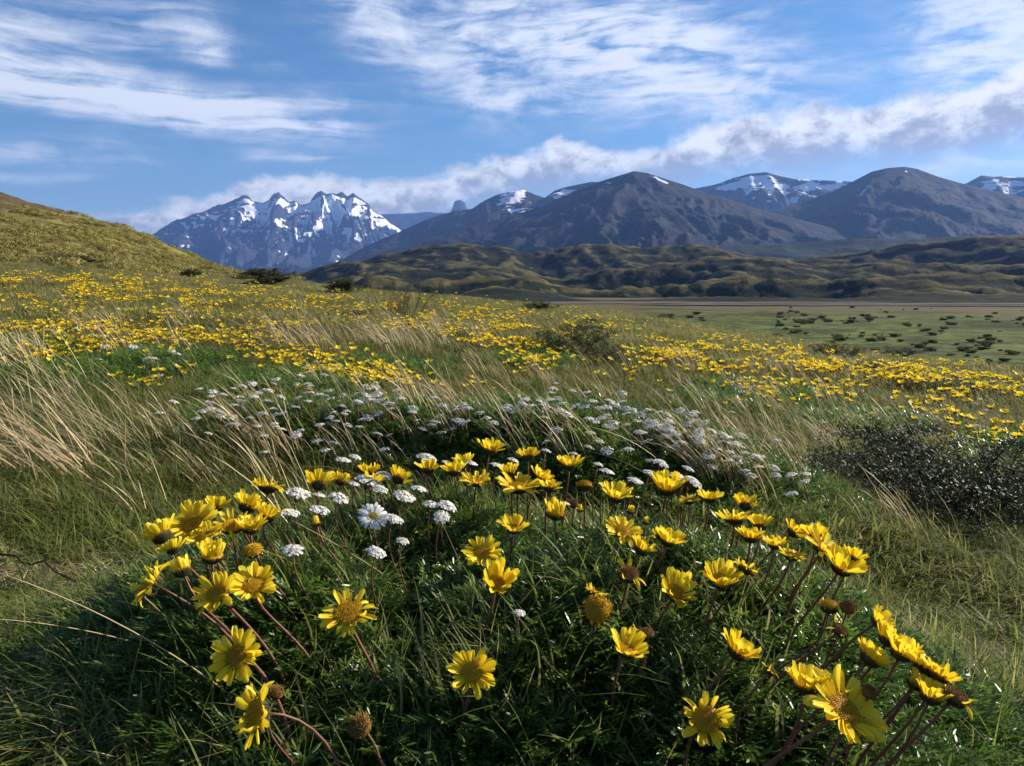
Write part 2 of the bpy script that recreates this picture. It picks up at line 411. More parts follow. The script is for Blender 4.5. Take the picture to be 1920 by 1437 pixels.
# ------------------------------------------------------------------ foothills
env = [  # distance, silhouette of that row of hills in photo pixels
    (540, [(-600, 620), (560, 600), (640, 575), (700, 566), (960, 566), (1300, 570), (1600, 574), (1920, 578), (2500, 585)]),
    (800, [(-600, 620), (480, 575), (560, 545), (620, 522), (700, 506), (850, 510), (970, 501), (1045, 522), (1130, 538), (1250, 522), (1400, 507), (1600, 514), (1750, 506), (1920, 511), (2500, 520)]),
    (1150, [(-600, 620), (480, 570), (560, 520), (650, 502), (720, 494), (800, 496), (960, 505), (1050, 515), (1120, 500), (1250, 488), (1400, 485), (1500, 492), (1600, 485), (1750, 480), (1920, 486), (2500, 480)]),
    (1650, [(-600, 620), (400, 590), (500, 525), (560, 508), (600, 496), (660, 484), (720, 468), (790, 458), (870, 456), (930, 466), (1000, 468), (1060, 458), (1150, 456), (1250, 460), (1330, 463), (1400, 470), (1500, 474), (1600, 470), (1700, 458), (1800, 447), (1920, 441), (2500, 430)]),
    (2600, [(-600, 620), (500, 560), (1000, 520), (2500, 520)])]
env_r = np.array([e[0] for e in env], float)
def foot(A, R, x, y):
    rows = []
    for r_, px in env:
        a_, e_ = azel([q[0] for q in px], [q[1] for q in px]); rows.append(np.interp(A, a_, e_) * r_)
    rows = np.stack(rows, 0)
    # saddle between rows: valleys dip behind each crest
    t = np.interp(R, env_r, np.arange(len(env_r))); i = np.clip(np.floor(t).astype(int), 0, len(env_r) - 2); f = t - i
    lo = np.take_along_axis(rows, i[None], 0)[0]; hi = np.take_along_axis(rows, (i + 1)[None], 0)[0]
    z = lo + (hi - lo) * (f ** 1.25)
    dip = np.sin(PI * np.clip(f, 0, 1)) ** 1.0
    amp = sstep(560, 760, R) * (.35 + .65 * dip)
    n1 = fbm(x / 240, y / 260, 51, 3, .42); rg = ridged(x / 260 + y / 700, y / 300, 77, 3, .42)
    z = z - dip * 20 * sstep(600, 900, R) + amp * (n1 * 34 + (rg - .75) * 38) + fbm(x / 44, y / 44, 60, 5, .6) * 6.5 * sstep(560, 700, R)
    return np.maximum(z, VALLEY - 3)
m_foot, n, out = mat('foothill_scrub')
pos = n.add('ShaderNodeNewGeometry').outputs['Position']
nz = n.sep(n.add('ShaderNodeNewGeometry').outputs['Normal'])[2]
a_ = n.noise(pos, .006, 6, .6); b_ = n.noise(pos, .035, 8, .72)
gr = ramp(n, b_, [(.3, (.035, .032, .015)), (.48, (.075, .066, .026)), (.62, (.14, .118, .05)), (.75, (.11, .10, .04))])  # scrub grass, darkened as part of the painted cloud shade
wood_shade = ramp(n, b_, [(.35, (.009, .013, .008)), (.6, (.022, .027, .014)), (.75, (.042, .042, .022))])  # dark woods that also carry missing cloud shadow as painted colour
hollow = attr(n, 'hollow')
f = n.ss(n.m('ADD', n.m('MULTIPLY', n.m('SUBTRACT', a_, .5), 1.6), n.m('ADD', hollow, n.m('MULTIPLY', n.m('SUBTRACT', b_, .5), .9))), -.40, -.06)  # mask of woods and painted shade, heavier in hollows, lighter on crests
c = n.mix(f, gr, wood_shade)
p = n.add('ShaderNodeBsdfPrincipled'); n.put(p.inputs['Base Color'], c); p.inputs['Roughness'].default_value = 1.; p.inputs['Specular IOR Level'].default_value = .05
bp = n.add('ShaderNodeBump'); bp.inputs['Strength'].default_value = .8; bp.inputs['Distance'].default_value = 3.; n.put(bp.inputs['Height'], n.noise(pos, .06, 8, .7)); n.l.new(bp.outputs[0], p.inputs['Normal'])
n.l.new(p.outputs[0], out.inputs[0])
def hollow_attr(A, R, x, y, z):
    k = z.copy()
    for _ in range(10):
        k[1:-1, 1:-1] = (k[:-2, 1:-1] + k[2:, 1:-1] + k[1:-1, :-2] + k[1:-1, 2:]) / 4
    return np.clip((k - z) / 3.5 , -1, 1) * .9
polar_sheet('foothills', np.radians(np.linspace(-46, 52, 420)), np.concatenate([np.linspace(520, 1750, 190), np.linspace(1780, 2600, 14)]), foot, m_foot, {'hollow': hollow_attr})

# ------------------------------------------------------------------ mountains
def mountain_mat(name, forest, rock, scree, snow_amt, seed, zs, forest_top):
    m_, n, out = mat(name)
    g = n.add('ShaderNodeNewGeometry'); pos = g.outputs['Position']
    rz = attr(n, 'relief'); gl = attr(n, 'gully')            # height fraction, hollows
    ps = n.mapv(pos, (zs, zs, zs * 1.6), loc=(seed, seed * 2, 0))
    a = n.noise(ps, 1., 8, .62); b = n.noise(ps, 6., 8, .7); q = n.noise(n.mapv(pos, (zs * 5, zs * 5, zs * 22), loc=(seed, 0, 3)), 1., 6, .6)
    c = n.mix(n.ss(b, .38, .66), rock, scree)
    c = n.mix(n.ss(n.m('ADD', n.m('ADD', rz, n.m('MULTIPLY', n.m('SUBTRACT', a, .5), .5)), n.m('MULTIPLY', gl, -.5)), forest_top + .1, forest_top - .1), c, forest)
    sn = n.m('ADD', n.m('ADD', attr(n, 'snow'), n.m('MULTIPLY', n.m('SUBTRACT', q, .5), 2.6)), n.m('ADD', n.m('MULTIPLY', n.m('SUBTRACT', b, .5), 1.3), n.m('MULTIPLY', gl, snow_amt)))
    sf = n.ss(sn, .46, .56)
    c = n.mix(sf, c, (.80, .83, .88))
    p = n.add('ShaderNodeBsdfPrincipled'); n.put(p.inputs['Base Color'], c); p.inputs['Roughness'].default_value = .9; p.inputs['Specular IOR Level'].default_value = .1
    bp = n.add('ShaderNodeBump'); bp.inputs['Strength'].default_value = .9; bp.inputs['Distance'].default_value = .05 / zs; n.put(bp.inputs['Height'], b); n.l.new(bp.outputs[0], p.inputs['Normal'])
    n.l.new(p.outputs[0], out.inputs[0]); return m_

def mountain(name, R, sil, front, back, material, seed, rough=.3, jag=.0, snow=(.8, .5), patches=(), na=330, nr=90, power=1.15, base=0., spur=3., lw=.055):
    a_, e_ = azel([q[0] for q in sil], [q[1] for q in sil])
    A = np.linspace(a_[0], a_[-1], na); rs = np.concatenate([np.linspace(R - front, R, nr), np.linspace(R, R + back, 16)[1:]])
    AA, RR = np.meshgrid(A, rs, indexing='ij'); x = RR * np.sin(AA); y = RR * np.cos(AA)
    H = np.interp(A, a_, e_) * R
    H = H + fbm(A * 40, A * 0 + seed, seed, 5, .6) * jag * R * .01
    Hc = H[:, None] + np.zeros_like(RR)
    t = np.clip((R - RR) / front, 0, 1); tb = np.clip((RR - R) / back, 0, 1)
    prof = np.where(RR <= R, (1 - t) ** power, (1 - tb) ** 1.3)
    # ribs and gullies run down from the crest: noise stretched along the fall line and warped
    L = R * lw
    wx = x + fbm(x / L / 2, y / L / 2, seed + 3, 3) * L * .7
    rg = ridged(wx / L, y / L / spur, seed + 9, 6, .56)
    fb = fbm(x / L * .7, y / L * .7, seed + 30, 6, .55)
    env_ = (t ** .55) * (1 - t) ** .7
    rel = np.clip(Hc - base, 1, None)
    z = base + rel * prof + rel * rough * env_ * ((rg - .8) * 1.3 + fb * .6) * (RR <= R)
    z = np.where(RR > R, z, z)
    sm = z.copy()
    for _ in range(8): sm[1:-1, 1:-1] = (sm[:-2, 1:-1] + sm[2:, 1:-1] + sm[1:-1, :-2] + sm[1:-1, 2:]) / 4
    gl = np.clip((sm - z) / (R * .004), -1, 1)
    sn = np.clip((z / R - snow[0]) / snow[1], -1.2, 1.0)
    ext = np.zeros_like(z)
    pe = z / np.hypot(x, y)
    for x0, y0, x1, y1, hw, k in patches:
        pa0, pe0 = azel(x0, y0); pa1, pe1 = azel(x1, y1)
        cx, cy = (pa0 + pa1) / 2, (pe0 + pe1) / 2; l = math.hypot(pa1 - pa0, pe1 - pe0) / 2 + 1e-6; ux, uy = (pa1 - pa0) / 2 / l, (pe1 - pe0) / 2 / l
        s_ = ((AA - cx) * ux + (pe - cy) * uy) / l; q_ = ((AA - cx) * uy - (pe - cy) * ux) / (hw / FP)
        ext = np.maximum(ext, k * np.exp(-(s_ ** 4 + q_ ** 2)))
    sn = np.maximum(sn, -1.0) + ext
    v = np.stack([x.ravel(), y.ravel(), z.ravel()], 1)
    me = mesh(name, v, grid_faces(na, len(rs))[:, ::-1], material, True,
              {'relief': ((z - base) / (H.max() - base)).ravel(), 'gully': gl.ravel(), 'snow': sn.ravel()})
    return tag(obj(name, me), kind='structure')

ROCK = (.085, .082, .088)
m1 = mountain_mat('massif_rock', (.05, .06, .07), (.020, .028, .05), (.048, .052, .075), 1.1, 3., 1 / 1500., .12)
m2 = mountain_mat('ridge_rock', (.007, .014, .014), (.015, .0145, .021), (.034, .029, .034), .25, 9., 1 / 700., .36)
m3 = mountain_mat('far_ridge_rock', (.02, .03, .03), (.014, .016, .026), (.030, .031, .044), .45, 15., 1 / 900., .25)
m4 = mountain_mat('dome_rock', (.014, .024, .020), (.011, .0115, .018), (.021, .020, .028), .2, 21., 1 / 800., .34)
mountain('snowy_massif', 12500, [(120, 560), (230, 480), (285, 440), (330, 412), (365, 402), (395, 390), (425, 381), (440, 373), (456, 368), (466, 370), (474, 378), (492, 381), (504, 374), (514, 363), (522, 360), (532, 370), (544, 380), (552, 377), (566, 386), (580, 380), (592, 364), (602, 357), (612, 362), (622, 360), (632, 364), (640, 360), (652, 369), (662, 362), (676, 372), (692, 384), (698, 398), (712, 402), (735, 420), (790, 440), (860, 470), (960, 520)],
         3600, 3000, m1, 5, .6, .26, (.046, .09), [(470, 400, 500, 380, 16, .7), (555, 400, 600, 380, 14, .9), (590, 390, 680, 395, 26, .7), (560, 450, 640, 405, 9, .6), (700, 410, 750, 430, 8, .8)], na=420, nr=150, base=-60, lw=.045)
mountain('far_blue_ridge', 14500, [(600, 520), (700, 405), (715, 402), (780, 400), (800, 398), (845, 400), (852, 378), (862, 375), (872, 380), (878, 398), (960, 400), (1100, 400), (1300, 480)],
         2500, 2000, m1, 8, .3, .1, (.10, .06), na=140, nr=40, base=-60)
mountain('far_snowy_ridge', 8200, [(1000, 470), (1180, 400), (1290, 356), (1340, 347), (1375, 334), (1405, 326), (1437, 323), (1460, 330), (1490, 336), (1560, 339), (1610, 342), (1700, 345), (1790, 350), (1812, 344), (1840, 329), (1862, 332), (1880, 331), (1920, 333), (2000, 325), (2200, 380), (2400, 470)],
         2400, 1600, m3, 12, .35, .04, (.116, .04), [(1330, 345, 1480, 345, 12, .75), (1480, 345, 1600, 352, 13, .8), (1380, 375, 1560, 370, 24, .65), (1830, 352, 1940, 350, 24, .85)], na=300, nr=80, base=-40)
mountain('middle_snowy_peak', 6900, [(560, 530), (700, 455), (760, 430), (800, 412), (850, 396), (885, 392), (905, 378), (930, 366), (962, 359), (982, 356), (1005, 366), (1022, 371), (1040, 358), (1065, 350), (1110, 341), (1150, 345), (1250, 380), (1500, 470)],
         2300, 1500, m3, 17, .35, .05, (.108, .045), [(815, 408, 860, 398, 7, .9), (930, 375, 985, 366, 14, .8), (940, 395, 1020, 398, 11, .85), (1035, 370, 1075, 358, 8, .95)], na=280, nr=80, base=-40)
mountain('round_dark_mountain', 6100, [(1150, 500), (1290, 440), (1420, 400), (1500, 382), (1560, 360), (1600, 340), (1635, 322), (1665, 315), (1695, 313), (1720, 317), (1760, 332), (1810, 346), (1860, 358), (1920, 371), (2050, 400), (2300, 440)],
         2500, 1500, m4, 23, .2, .02, (.30, .05), [(1608, 372, 1632, 346, 3.5, 1.9), (1697, 322, 1702, 321, 3, 1.8), (1722, 334, 1727, 334, 2, 1.7)], na=300, nr=90, base=-30)
mountain('brown_peak', 5000, [(560, 530), (690, 478), (780, 455), (880, 425), (960, 405), (1020, 385), (1080, 358), (1120, 342), (1160, 330), (1188, 321), (1215, 325), (1245, 335), (1280, 346), (1320, 360), (1380, 378), (1440, 397), (1500, 412), (1590, 436), (1700, 455), (1900, 480)],
         2300, 1400, m2, 29, .26, .03, (.30, .05), [(1222, 331, 1258, 346, 3.5, 2.), (1128, 342, 1150, 345, 2.6, 1.8), (1156, 360, 1162, 366, 3, 1.6), (1181, 376, 1186, 378, 3, 1.5), (1372, 392, 1380, 398, 3, 1.4)], na=340, nr=110, base=-20)
# low wooded rise in front of the mountains
mwood = mountain_mat('wooded_slope', (.016, .026, .018), (.04, .04, .03), (.06, .055, .04), .0, 31., 1 / 300., 1.6)
mountain('wooded_rise', 3100, [(300, 560), (560, 520), (700, 492), (860, 480), (1000, 474), (1150, 470), (1300, 466), (1500, 456), (1600, 447), (1700, 449), (1800, 443), (1920, 440), (2300, 440)],
         800, 900, mwood, 37, .3, .02, (.5, .05), na=220, nr=40, base=-14)

# ------------------------------------------------------------------ air
HAZE = 4.2e-5
hz, n, out = mat('air')
pv_ = n.add('ShaderNodeVolumePrincipled'); pv_.inputs['Color'].default_value = (.22, .42, 1, 1); pv_.inputs['Density'].default_value = HAZE; pv_.inputs['Anisotropy'].default_value = .2
n.l.new(pv_.outputs[0], out.inputs['Volume'])
x0, x1, y0, y1, z0, z1 = -17000, 17000, -17000, 17000, -16, 2100
bv = [(x, y, z) for z in (z0, z1) for y in (y0, y1) for x in (x0, x1)]
bf = [(0, 2, 3, 1), (4, 5, 7, 6), (0, 1, 5, 4), (2, 6, 7, 3), (0, 4, 6, 2), (1, 3, 7, 5)]
if HAZE: tag(obj('haze', mesh('haze', bv, bf, hz, False)), kind='stuff')
# ------------------------------------------------------------------ plant materials
rng = random.Random(4); NR = np.random.RandomState(7)
U = rng.uniform
m_grass = leafmat('green_grass', [(.05, (.022, .048, .008)), (.45, (.085, .135, .022)), (.72, (.19, .21, .05)), (1., (.36, .29, .14))], .42, .55, .18, 1.7, .45)
m_olive = leafmat('olive_grass', [(.05, (.035, .055, .012)), (.4, (.105, .13, .030)), (.72, (.21, .20, .065)), (1., (.40, .32, .16))], .40, .6, .15, 1.5, .5)
m_straw = leafmat('dry_straw', [(.05, (.22, .155, .075)), (.45, (.45, .345, .18)), (1., (.70, .58, .36))], .3, .5, .3, 1.1, .35)
m_leaf = leafmat('feathery_leaf', [(.05, (.022, .052, .011)), (.5, (.060, .120, .018)), (1., (.18, .25, .05))], .42, .34, .4, 1.8, .3)
m_litter = leafmat('dead_litter', [(.05, (.06, .045, .03)), (.5, (.16, .125, .085)), (1., (.34, .29, .22))], .1, .8, .1, 1., .5)
m_twig = leafmat('grey_twig', [(.05, (.010, .008, .007)), (.6, (.026, .021, .018)), (1., (.06, .05, .042))], .0, .8, .2, 1., .2)
m_dryt = leafmat('dry_twig', [(.05, (.05, .036, .024)), (.6, (.12, .09, .06)), (1., (.22, .17, .12))], .0, .8, .2, 1., .2)
m_dark = leafmat('dark_shrub_leaf', [(.05, (.012, .020, .009)), (.5, (.030, .046, .017)), (1., (.085, .105, .05))], .2, .55, .22, 1.4, .3)
m_scrub = leafmat('scrub_leaf', [(.05, (.035, .042, .018)), (.5, (.075, .085, .035)), (1., (.14, .14, .06))], .2, .6, .2, 1.3, .4)
m_vscrub = leafmat('valley_scrub_leaf', [(.05, (.07, .08, .035)), (.5, (.13, .145, .06)), (1., (.21, .22, .10))], .25, .8, .05, 1.3, .5)
m_moss = leafmat('cushion_leaf', [(.05, (.09, .08, .028)), (.45, (.22, .20, .055)), (1., (.36, .32, .10))], .3, .7, .15, 1.3, .5)
m_stem = leafmat('red_stem', [(0., (.09, .030, .022)), (.5, (.19, .075, .045)), (1., (.30, .19, .085))], .12, .5, .3, 1.3, .3)
m_hair = leafmat('stem_hair', [(0., (.45, .38, .32)), (1., (.75, .70, .64))], .5, .5, .3, 1.2, .2)
m_bract = leafmat('dark_bract', [(0., (.022, .020, .010)), (.6, (.06, .06, .025)), (1., (.15, .14, .06))], .2, .5, .3, 1.3, .2)
m_disc = leafmat('disc_floret', [(0., (.25, .12, .010)), (.4, (.58, .33, .014)), (1., (.90, .62, .04))], .15, .6, .2, 1.1, .15)
m_dry = leafmat('dried_floret', [(0., (.07, .035, .016)), (.5, (.24, .13, .04)), (1., (.50, .30, .09))], .1, .8, .1, 1.1, .2)
m_white = leafmat('white_floret', [(0., (.50, .48, .40)), (.45, (.74, .74, .70)), (1., (.90, .885, .84))], .28, .7, .15, 1., .1)
m_cream = leafmat('yellow_eye', [(0., (.55, .38, .05)), (1., (.80, .62, .12))], .2, .6, .2, 1., .1)
m_seed = leafmat('grey_fluff', [(0., (.12, .10, .09)), (1., (.42, .38, .34))], .3, .8, .1, 1., .1)

def petal_mat():
    m_, n, out = mat('yellow_petal')
    t = attr(n, 'tint'); r = n.add('ShaderNodeObjectInfo').outputs['Random']
    pos = n.add('ShaderNodeTexCoord').outputs['Object']
    vein = n.noise(n.mapv(pos, (2, 26, 2)), 1., 3, .6)
    f = n.m('ADD', n.m('MULTIPLY', t, .5), n.m('ADD', n.m('MULTIPLY', r, .3), n.m('MULTIPLY', n.m('SUBTRACT', vein, .3), .75)))
    c = ramp(n, f, [(.05, (.60, .27, .006)), (.35, (.84, .56, .012)), (.7, (.93, .73, .026)), (1., (.95, .82, .09))])
    p = n.add('ShaderNodeBsdfPrincipled'); n.put(p.inputs['Base Color'], c); p.inputs['Roughness'].default_value = .5; p.inputs['Specular IOR Level'].default_value = .25
    b = n.add('ShaderNodeBump'); b.inputs['Strength'].default_value = .7; b.inputs['Distance'].default_value = .0012; n.put(b.inputs['Height'], vein); n.l.new(b.outputs[0], p.inputs['Normal'])
    tr = n.add('ShaderNodeBsdfTranslucent'); n.put(tr.inputs[0], c)
    mx = n.add('ShaderNodeMixShader'); mx.inputs[0].default_value = .38
    n.l.new(p.outputs[0], mx.inputs[1]); n.l.new(tr.outputs[0], mx.inputs[2]); n.l.new(mx.outputs[0], out.inputs[0]); return m_
m_petal = petal_mat()

# ------------------------------------------------------------------ stuff: clumps instanced by geometry nodes on points
def hidden(name, meshes):
    c = bpy.data.collections.new(name)
    for i, me in enumerate(meshes):
        o = bpy.data.objects.new('%s_%02d' % (name, i), me); c.objects.link(o)
    return c
def scatter(name, col, pts, rot, scl, nvar):
    pts = np.asarray(pts, np.float32); N = len(pts)
    me = bpy.data.meshes.new(name); me.vertices.add(N); me.vertices.foreach_set('co', pts.ravel())
    a = me.attributes.new('turn', 'FLOAT_VECTOR', 'POINT'); a.data.foreach_set('vector', np.asarray(rot, np.float32).ravel())
    a = me.attributes.new('size', 'FLOAT', 'POINT'); a.data.foreach_set('value', np.asarray(scl, np.float32))
    a = me.attributes.new('pick', 'INT', 'POINT'); a.data.foreach_set('value', NR.randint(0, nvar, N).astype(np.int32))
    o = obj(name, me); tag(o, kind='stuff')
    g = bpy.data.node_groups.new(name, 'GeometryNodeTree')
    g.interface.new_socket('Geometry', in_out='INPUT', socket_type='NodeSocketGeometry'); g.interface.new_socket('Geometry', in_out='OUTPUT', socket_type='NodeSocketGeometry')
    N_ = g.nodes; L_ = g.links
    gi = N_.new('NodeGroupInput'); go = N_.new('NodeGroupOutput'); ip = N_.new('GeometryNodeInstanceOnPoints'); ci = N_.new('GeometryNodeCollectionInfo')
    ci.inputs['Collection'].default_value = col; ci.inputs['Separate Children'].default_value = True; ci.inputs['Reset Children'].default_value = True
    def na(nm, typ):
        q = N_.new('GeometryNodeInputNamedAttribute'); q.data_type = typ; q.inputs['Name'].default_value = nm
        return [s for s in q.outputs if s.enabled and s.name == 'Attribute'][0]
    L_.new(gi.outputs[0], ip.inputs['Points']); L_.new(ci.outputs[0], ip.inputs['Instance']); ip.inputs['Pick Instance'].default_value = True
    L_.new(na('pick', 'INT'), ip.inputs['Instance Index']); L_.new(na('turn', 'FLOAT_VECTOR'), ip.inputs['Rotation']); L_.new(na('size', 'FLOAT'), ip.inputs['Scale'])
    L_.new(ip.outputs[0], go.inputs[0])
    md = o.modifiers.new('scatter', 'NODES'); md.node_group = g
    return o

def blade(mb, base, h, w_, az, lean, curl, t0, t1, seg=3, wind=(0, 0)):
    d = Vector((math.cos(az), math.sin(az), 0)); side = Vector((-d.y, d.x, 0))
    pts = []; ws = []
    for k in range(seg + 1):
        s = k / seg
        pts.append(Vector(base) + d * (h * (lean * s + curl * s * s)) + Vector((wind[0], wind[1], 0)) * h * s * s + Vector((0, 0, h * (s - .35 * (abs(lean) + abs(curl)) * s * s))))
        ws.append(w_ * (1 - s ** 1.5) if k < seg else 0)
    mb.strip(pts, side, ws, t0, t1)
def grass_clump(n_, rad_, h, w_, material, lean=.35, seg=3, tint=(.1, .8), wind=(-.25, .05), dead=.12):
    mb = MB()
    for _ in range(n_):
        a = U(0, 2 * PI); q = rad_ * math.sqrt(rng.random()); hh = h * U(.45, 1.15)
        t = U(*tint)
        if rng.random() < dead: t = U(.85, 1.0)
        blade(mb, (q * math.cos(a), q * math.sin(a), -.004), hh, w_ * U(.6, 1.3), U(0, 2 * PI), U(0, lean), U(0, lean * 1.6), t, min(1, t + .2), seg, wind)
    return mb.build('grass_clump', m_grass if material is None else material)
def straw_clump(n_, rad_, h, w_, wind=(-.52, .08), spread=.12, head=True):
    mb = MB()
    for _ in range(n_):
        a = U(0, 2 * PI); q = rad_ * math.sqrt(rng.random()); hh = h * U(.55, 1.15); k = U(.7, 1.3)
        wv = Vector((wind[0] * k + U(-spread, spread), wind[1] + U(-spread, spread), 0)); b = Vector((q * math.cos(a), q * math.sin(a), -.01))
        pts = []; seg = 5
        for j in range(seg + 1):
            s = j / seg; pts.append(b + wv * hh * (s ** 1.3) + Vector((0, 0, hh * (s - .28 * k * s * s))))
        side = Vector((U(-1, 1), U(-1, 1), 0)).normalized(); ws = [w_ * x for x in (1, .9, .8, .65, .6, 0)]
        if head and rng.random() < .45: ws = [w_ * x for x in (.8, .7, .65, .6, 1.3, 0)]
        t = U(.1, 1.); mb.strip(pts, side, ws, t, min(1, t + .15))
    return mb.build('straw_clump', m_straw)
def rosette(n_, L):
    """tuft of finely divided leaves: each leaf a midrib with narrow upturned lobes"""
    mb = MB()
    for _ in range(n_):
        a = U(0, 2 * PI); d = Vector((math.cos(a), math.sin(a), 0)); sd_ = Vector((-d.y, d.x, 0)); up = Vector((0, 0, 1)); ll = L * U(.6, 1.15); e = U(.35, 1.3)
        t = U(.05, .75); pts = []
        for k in range(4):
            s = k / 3; pts.append(d * (ll * s * math.cos(e) * (1 + .2 * s)) + up * (ll * s * math.sin(e) - ll * .18 * s * s))
        mb.strip(pts, sd_, [.0016, .0016, .0013, 0], t, t)
        for k in range(5):
            s = .35 + .13 * k; p = pts[0].lerp(pts[3], s); p = p + up * ll * .04
            for q in (-1, 1):
                l2 = ll * U(.22, .36) * (1.1 - .4 * s); dr = (d * U(.7, 1.) + sd_ * q * U(.35, .8) + up * U(.1, .7)).normalized()
                sid = dr.cross(up).normalized() * .7 + up * U(-.5, .5)
                mb.strip([p, p + dr * l2 * .6, p + dr * l2], sid.normalized(), [.0014, .0022, 0], t, min(1, t + .3))
    return mb.build('leaf_tuft', m_leaf)

G_short = hidden('short_grass', [grass_clump(34, .035, 0.048, .0034, None, .85, 3, (.1, .8), (-.1, .0), .22) for _ in range(4)])
G_mid = hidden('meadow_grass', [grass_clump(20, .09, .075, .0055, m_olive, .9, 3, (.0, .75), (-.12, .0), .2) for _ in range(4)])
G_far = hidden('far_grass', [grass_clump(30, .30, .12, .013, m_olive, .5, 2, (.05, .85), (-.25, .03), .3) for _ in range(4)])
G_long = hidden('long_grass', [grass_clump(12, .03, .12, .0040, None, .5, 4, (.2, .85), (-.2, .0), .12) for _ in range(3)])
G_straw = hidden('straw', [straw_clump(9, .06, .26, .0032, spread=.28) for _ in range(4)])
G_leaf = hidden('leaf_tuft', [rosette(13, .046) for _ in range(5)])
_li = 0
def litter():
    global _li; _li += 1
    mb = MB()
    for _ in range(16):
        a = U(0, 2 * PI); b = Vector((U(-.04, .04), U(-.04, .04), U(.0, .012))); d = Vector((math.cos(a), math.sin(a), U(-.1, .25))); l = U(.02, .06)
        mb.strip([b, b + d * l * .5 + Vector((0, 0, U(0, .006))), b + d * l], Vector((-d.y, d.x, U(-.3, .3))).normalized(), [.0016, .002, 0], U(0, 1))
    return mb.build('litter', [m_litter, m_straw][_li % 2])
G_litter = hidden('litter', [litter() for _li in range(3)])

def mound_mask(x, y):
    q = np.full(np.shape(x), 9.)
    for cx, cy, rx, ry, h in MOUNDS: q = np.minimum(q, ((x - cx) / rx) ** 2 + ((y - cy) / ry) ** 2)
    return q
def polar_pts(N, r0, r1, az0=-.80, az1=.80):
    r = np.exp(NR.uniform(math.log(r0), math.log(r1), N)); a = NR.uniform(az0, az1, N)
    return r * np.sin(a), r * np.cos(a), r
def lay(name, col, nvar, x, y, scl, tilt=.15, dz=0., align=0.):
    z = ground(x, y) + dz; N = len(x)
    rot = np.stack([NR.uniform(-tilt, tilt, N), NR.uniform(-tilt, tilt, N), NR.uniform(-.5, .5, N) if align else NR.uniform(-PI, PI, N)], 1)
    return scatter(name, col, np.stack([x, y, z], 1), rot, scl, nvar)

# short turf close by (thin under the cushions, with bare patches)
x, y, r = polar_pts(30000, .5, 4.5); q = mound_mask(x, y); bare = fbm(x * 2.3, y * 2.3, 91, 4)
k = (q > .75) & (NR.rand(len(x)) < .95 - 1.6 * np.clip(bare, 0, .6)) 
k &= NR.rand(len(x)) < np.clip(.35 + r / 1.6, 0, 1)
lay('turf_grass', G_short, 4, x[k], y[k], (.6 + .8 * NR.rand(k.sum()) ** 1.5) * (1 + .10 * r[k]) * (1 + .6 * np.clip(perlin(x[k] * 1.7, y[k] * 1.7, 44), -.5, 1)))
x, y, r = polar_pts(7500, .5, 4.5); k = mound_mask(x, y) > .9
k &= perlin(x * 1.2, y * 1.2, 12) > -.05
lay('long_green_grass', G_long, 3, x[k], y[k], .6 + .6 * NR.rand(k.sum()), align=1)
x, y, r = polar_pts(14000, .5, 6.); k = mound_mask(x, y) > .7
lay('dead_grass_litter', G_litter, 3, x[k], y[k], .8 + .5 * NR.rand(k.sum()))
# blades and dry bits poking up through the daisy cushion
x = NR.normal(.02, .50, 700); y = NR.normal(1.12, .34, 700); q = mound_mask(x, y); k = (np.hypot(x, y) > .6) & (q > .1)
lay('grass_in_cushion', G_long, 3, x[k], y[k], .6 + .5 * NR.rand(k.sum()), align=1)
# meadow grass
x, y, r = polar_pts(24000, 2.2, 15); k = (mound_mask(x, y) > 1.1)
lay('meadow_grass', G_mid, 4, x[k], y[k], (.75 + .5 * NR.rand(k.sum())) * (1 + .5 * np.clip(perlin(x[k] * .8, y[k] * .8, 45), -.6, 1)) * (1 + .03 * r[k]), align=1)
x, y, r = polar_pts(20000, 9, 85, -.85, .85); rc, te = crest(np.arctan2(x, y)); k = (r < rc * 1.06) & ((r < 34) | (NR.rand(len(r)) < .4))
lay('far_meadow_grass', G_far, 4, x[k], y[k], .7 + .5 * NR.rand(k.sum()), align=1)
# feathery leaves of the cushions
def cushion(name, mi, N, s, rmax=1.25):
    cx, cy, rx, ry, h = MOUNDS[mi]
    a = NR.uniform(0, 2 * PI, N); d = np.sqrt(NR.rand(N)) * rmax
    x = cx + rx * d * np.cos(a); y = cy + ry * d * np.sin(a)
    k = NR.rand(N) < np.clip(1.5 - (d / rmax) ** 4 * (1 + 2.5 * np.clip(perlin(x * 5, y * 5, 3) + .3, 0, 1)), 0, 1)
    k &= np.hypot(x, y) > .42
    return x[k], y[k], s * (.65 + .8 * NR.rand(k.sum()) ** 2)
P1 = [cushion('', 0, 6500, 1.), cushion('', 3, 1800, 1.)]
x = np.concatenate([p[0] for p in P1]); y = np.concatenate([p[1] for p in P1]); s_ = np.concatenate([p[2] for p in P1])
lay('daisy_cushion_leaves', G_leaf, 5, x, y, s_, .35)
P1 = [cushion('', 1, 5200, 1.15), cushion('', 2, 3600, 1.15)]
x = np.concatenate([p[0] for p in P1]); y = np.concatenate([p[1] for p in P1]); s_ = np.concatenate([p[2] for p in P1])
lay('white_flower_cushion_leaves', G_leaf, 5, x, y, s_, .35)
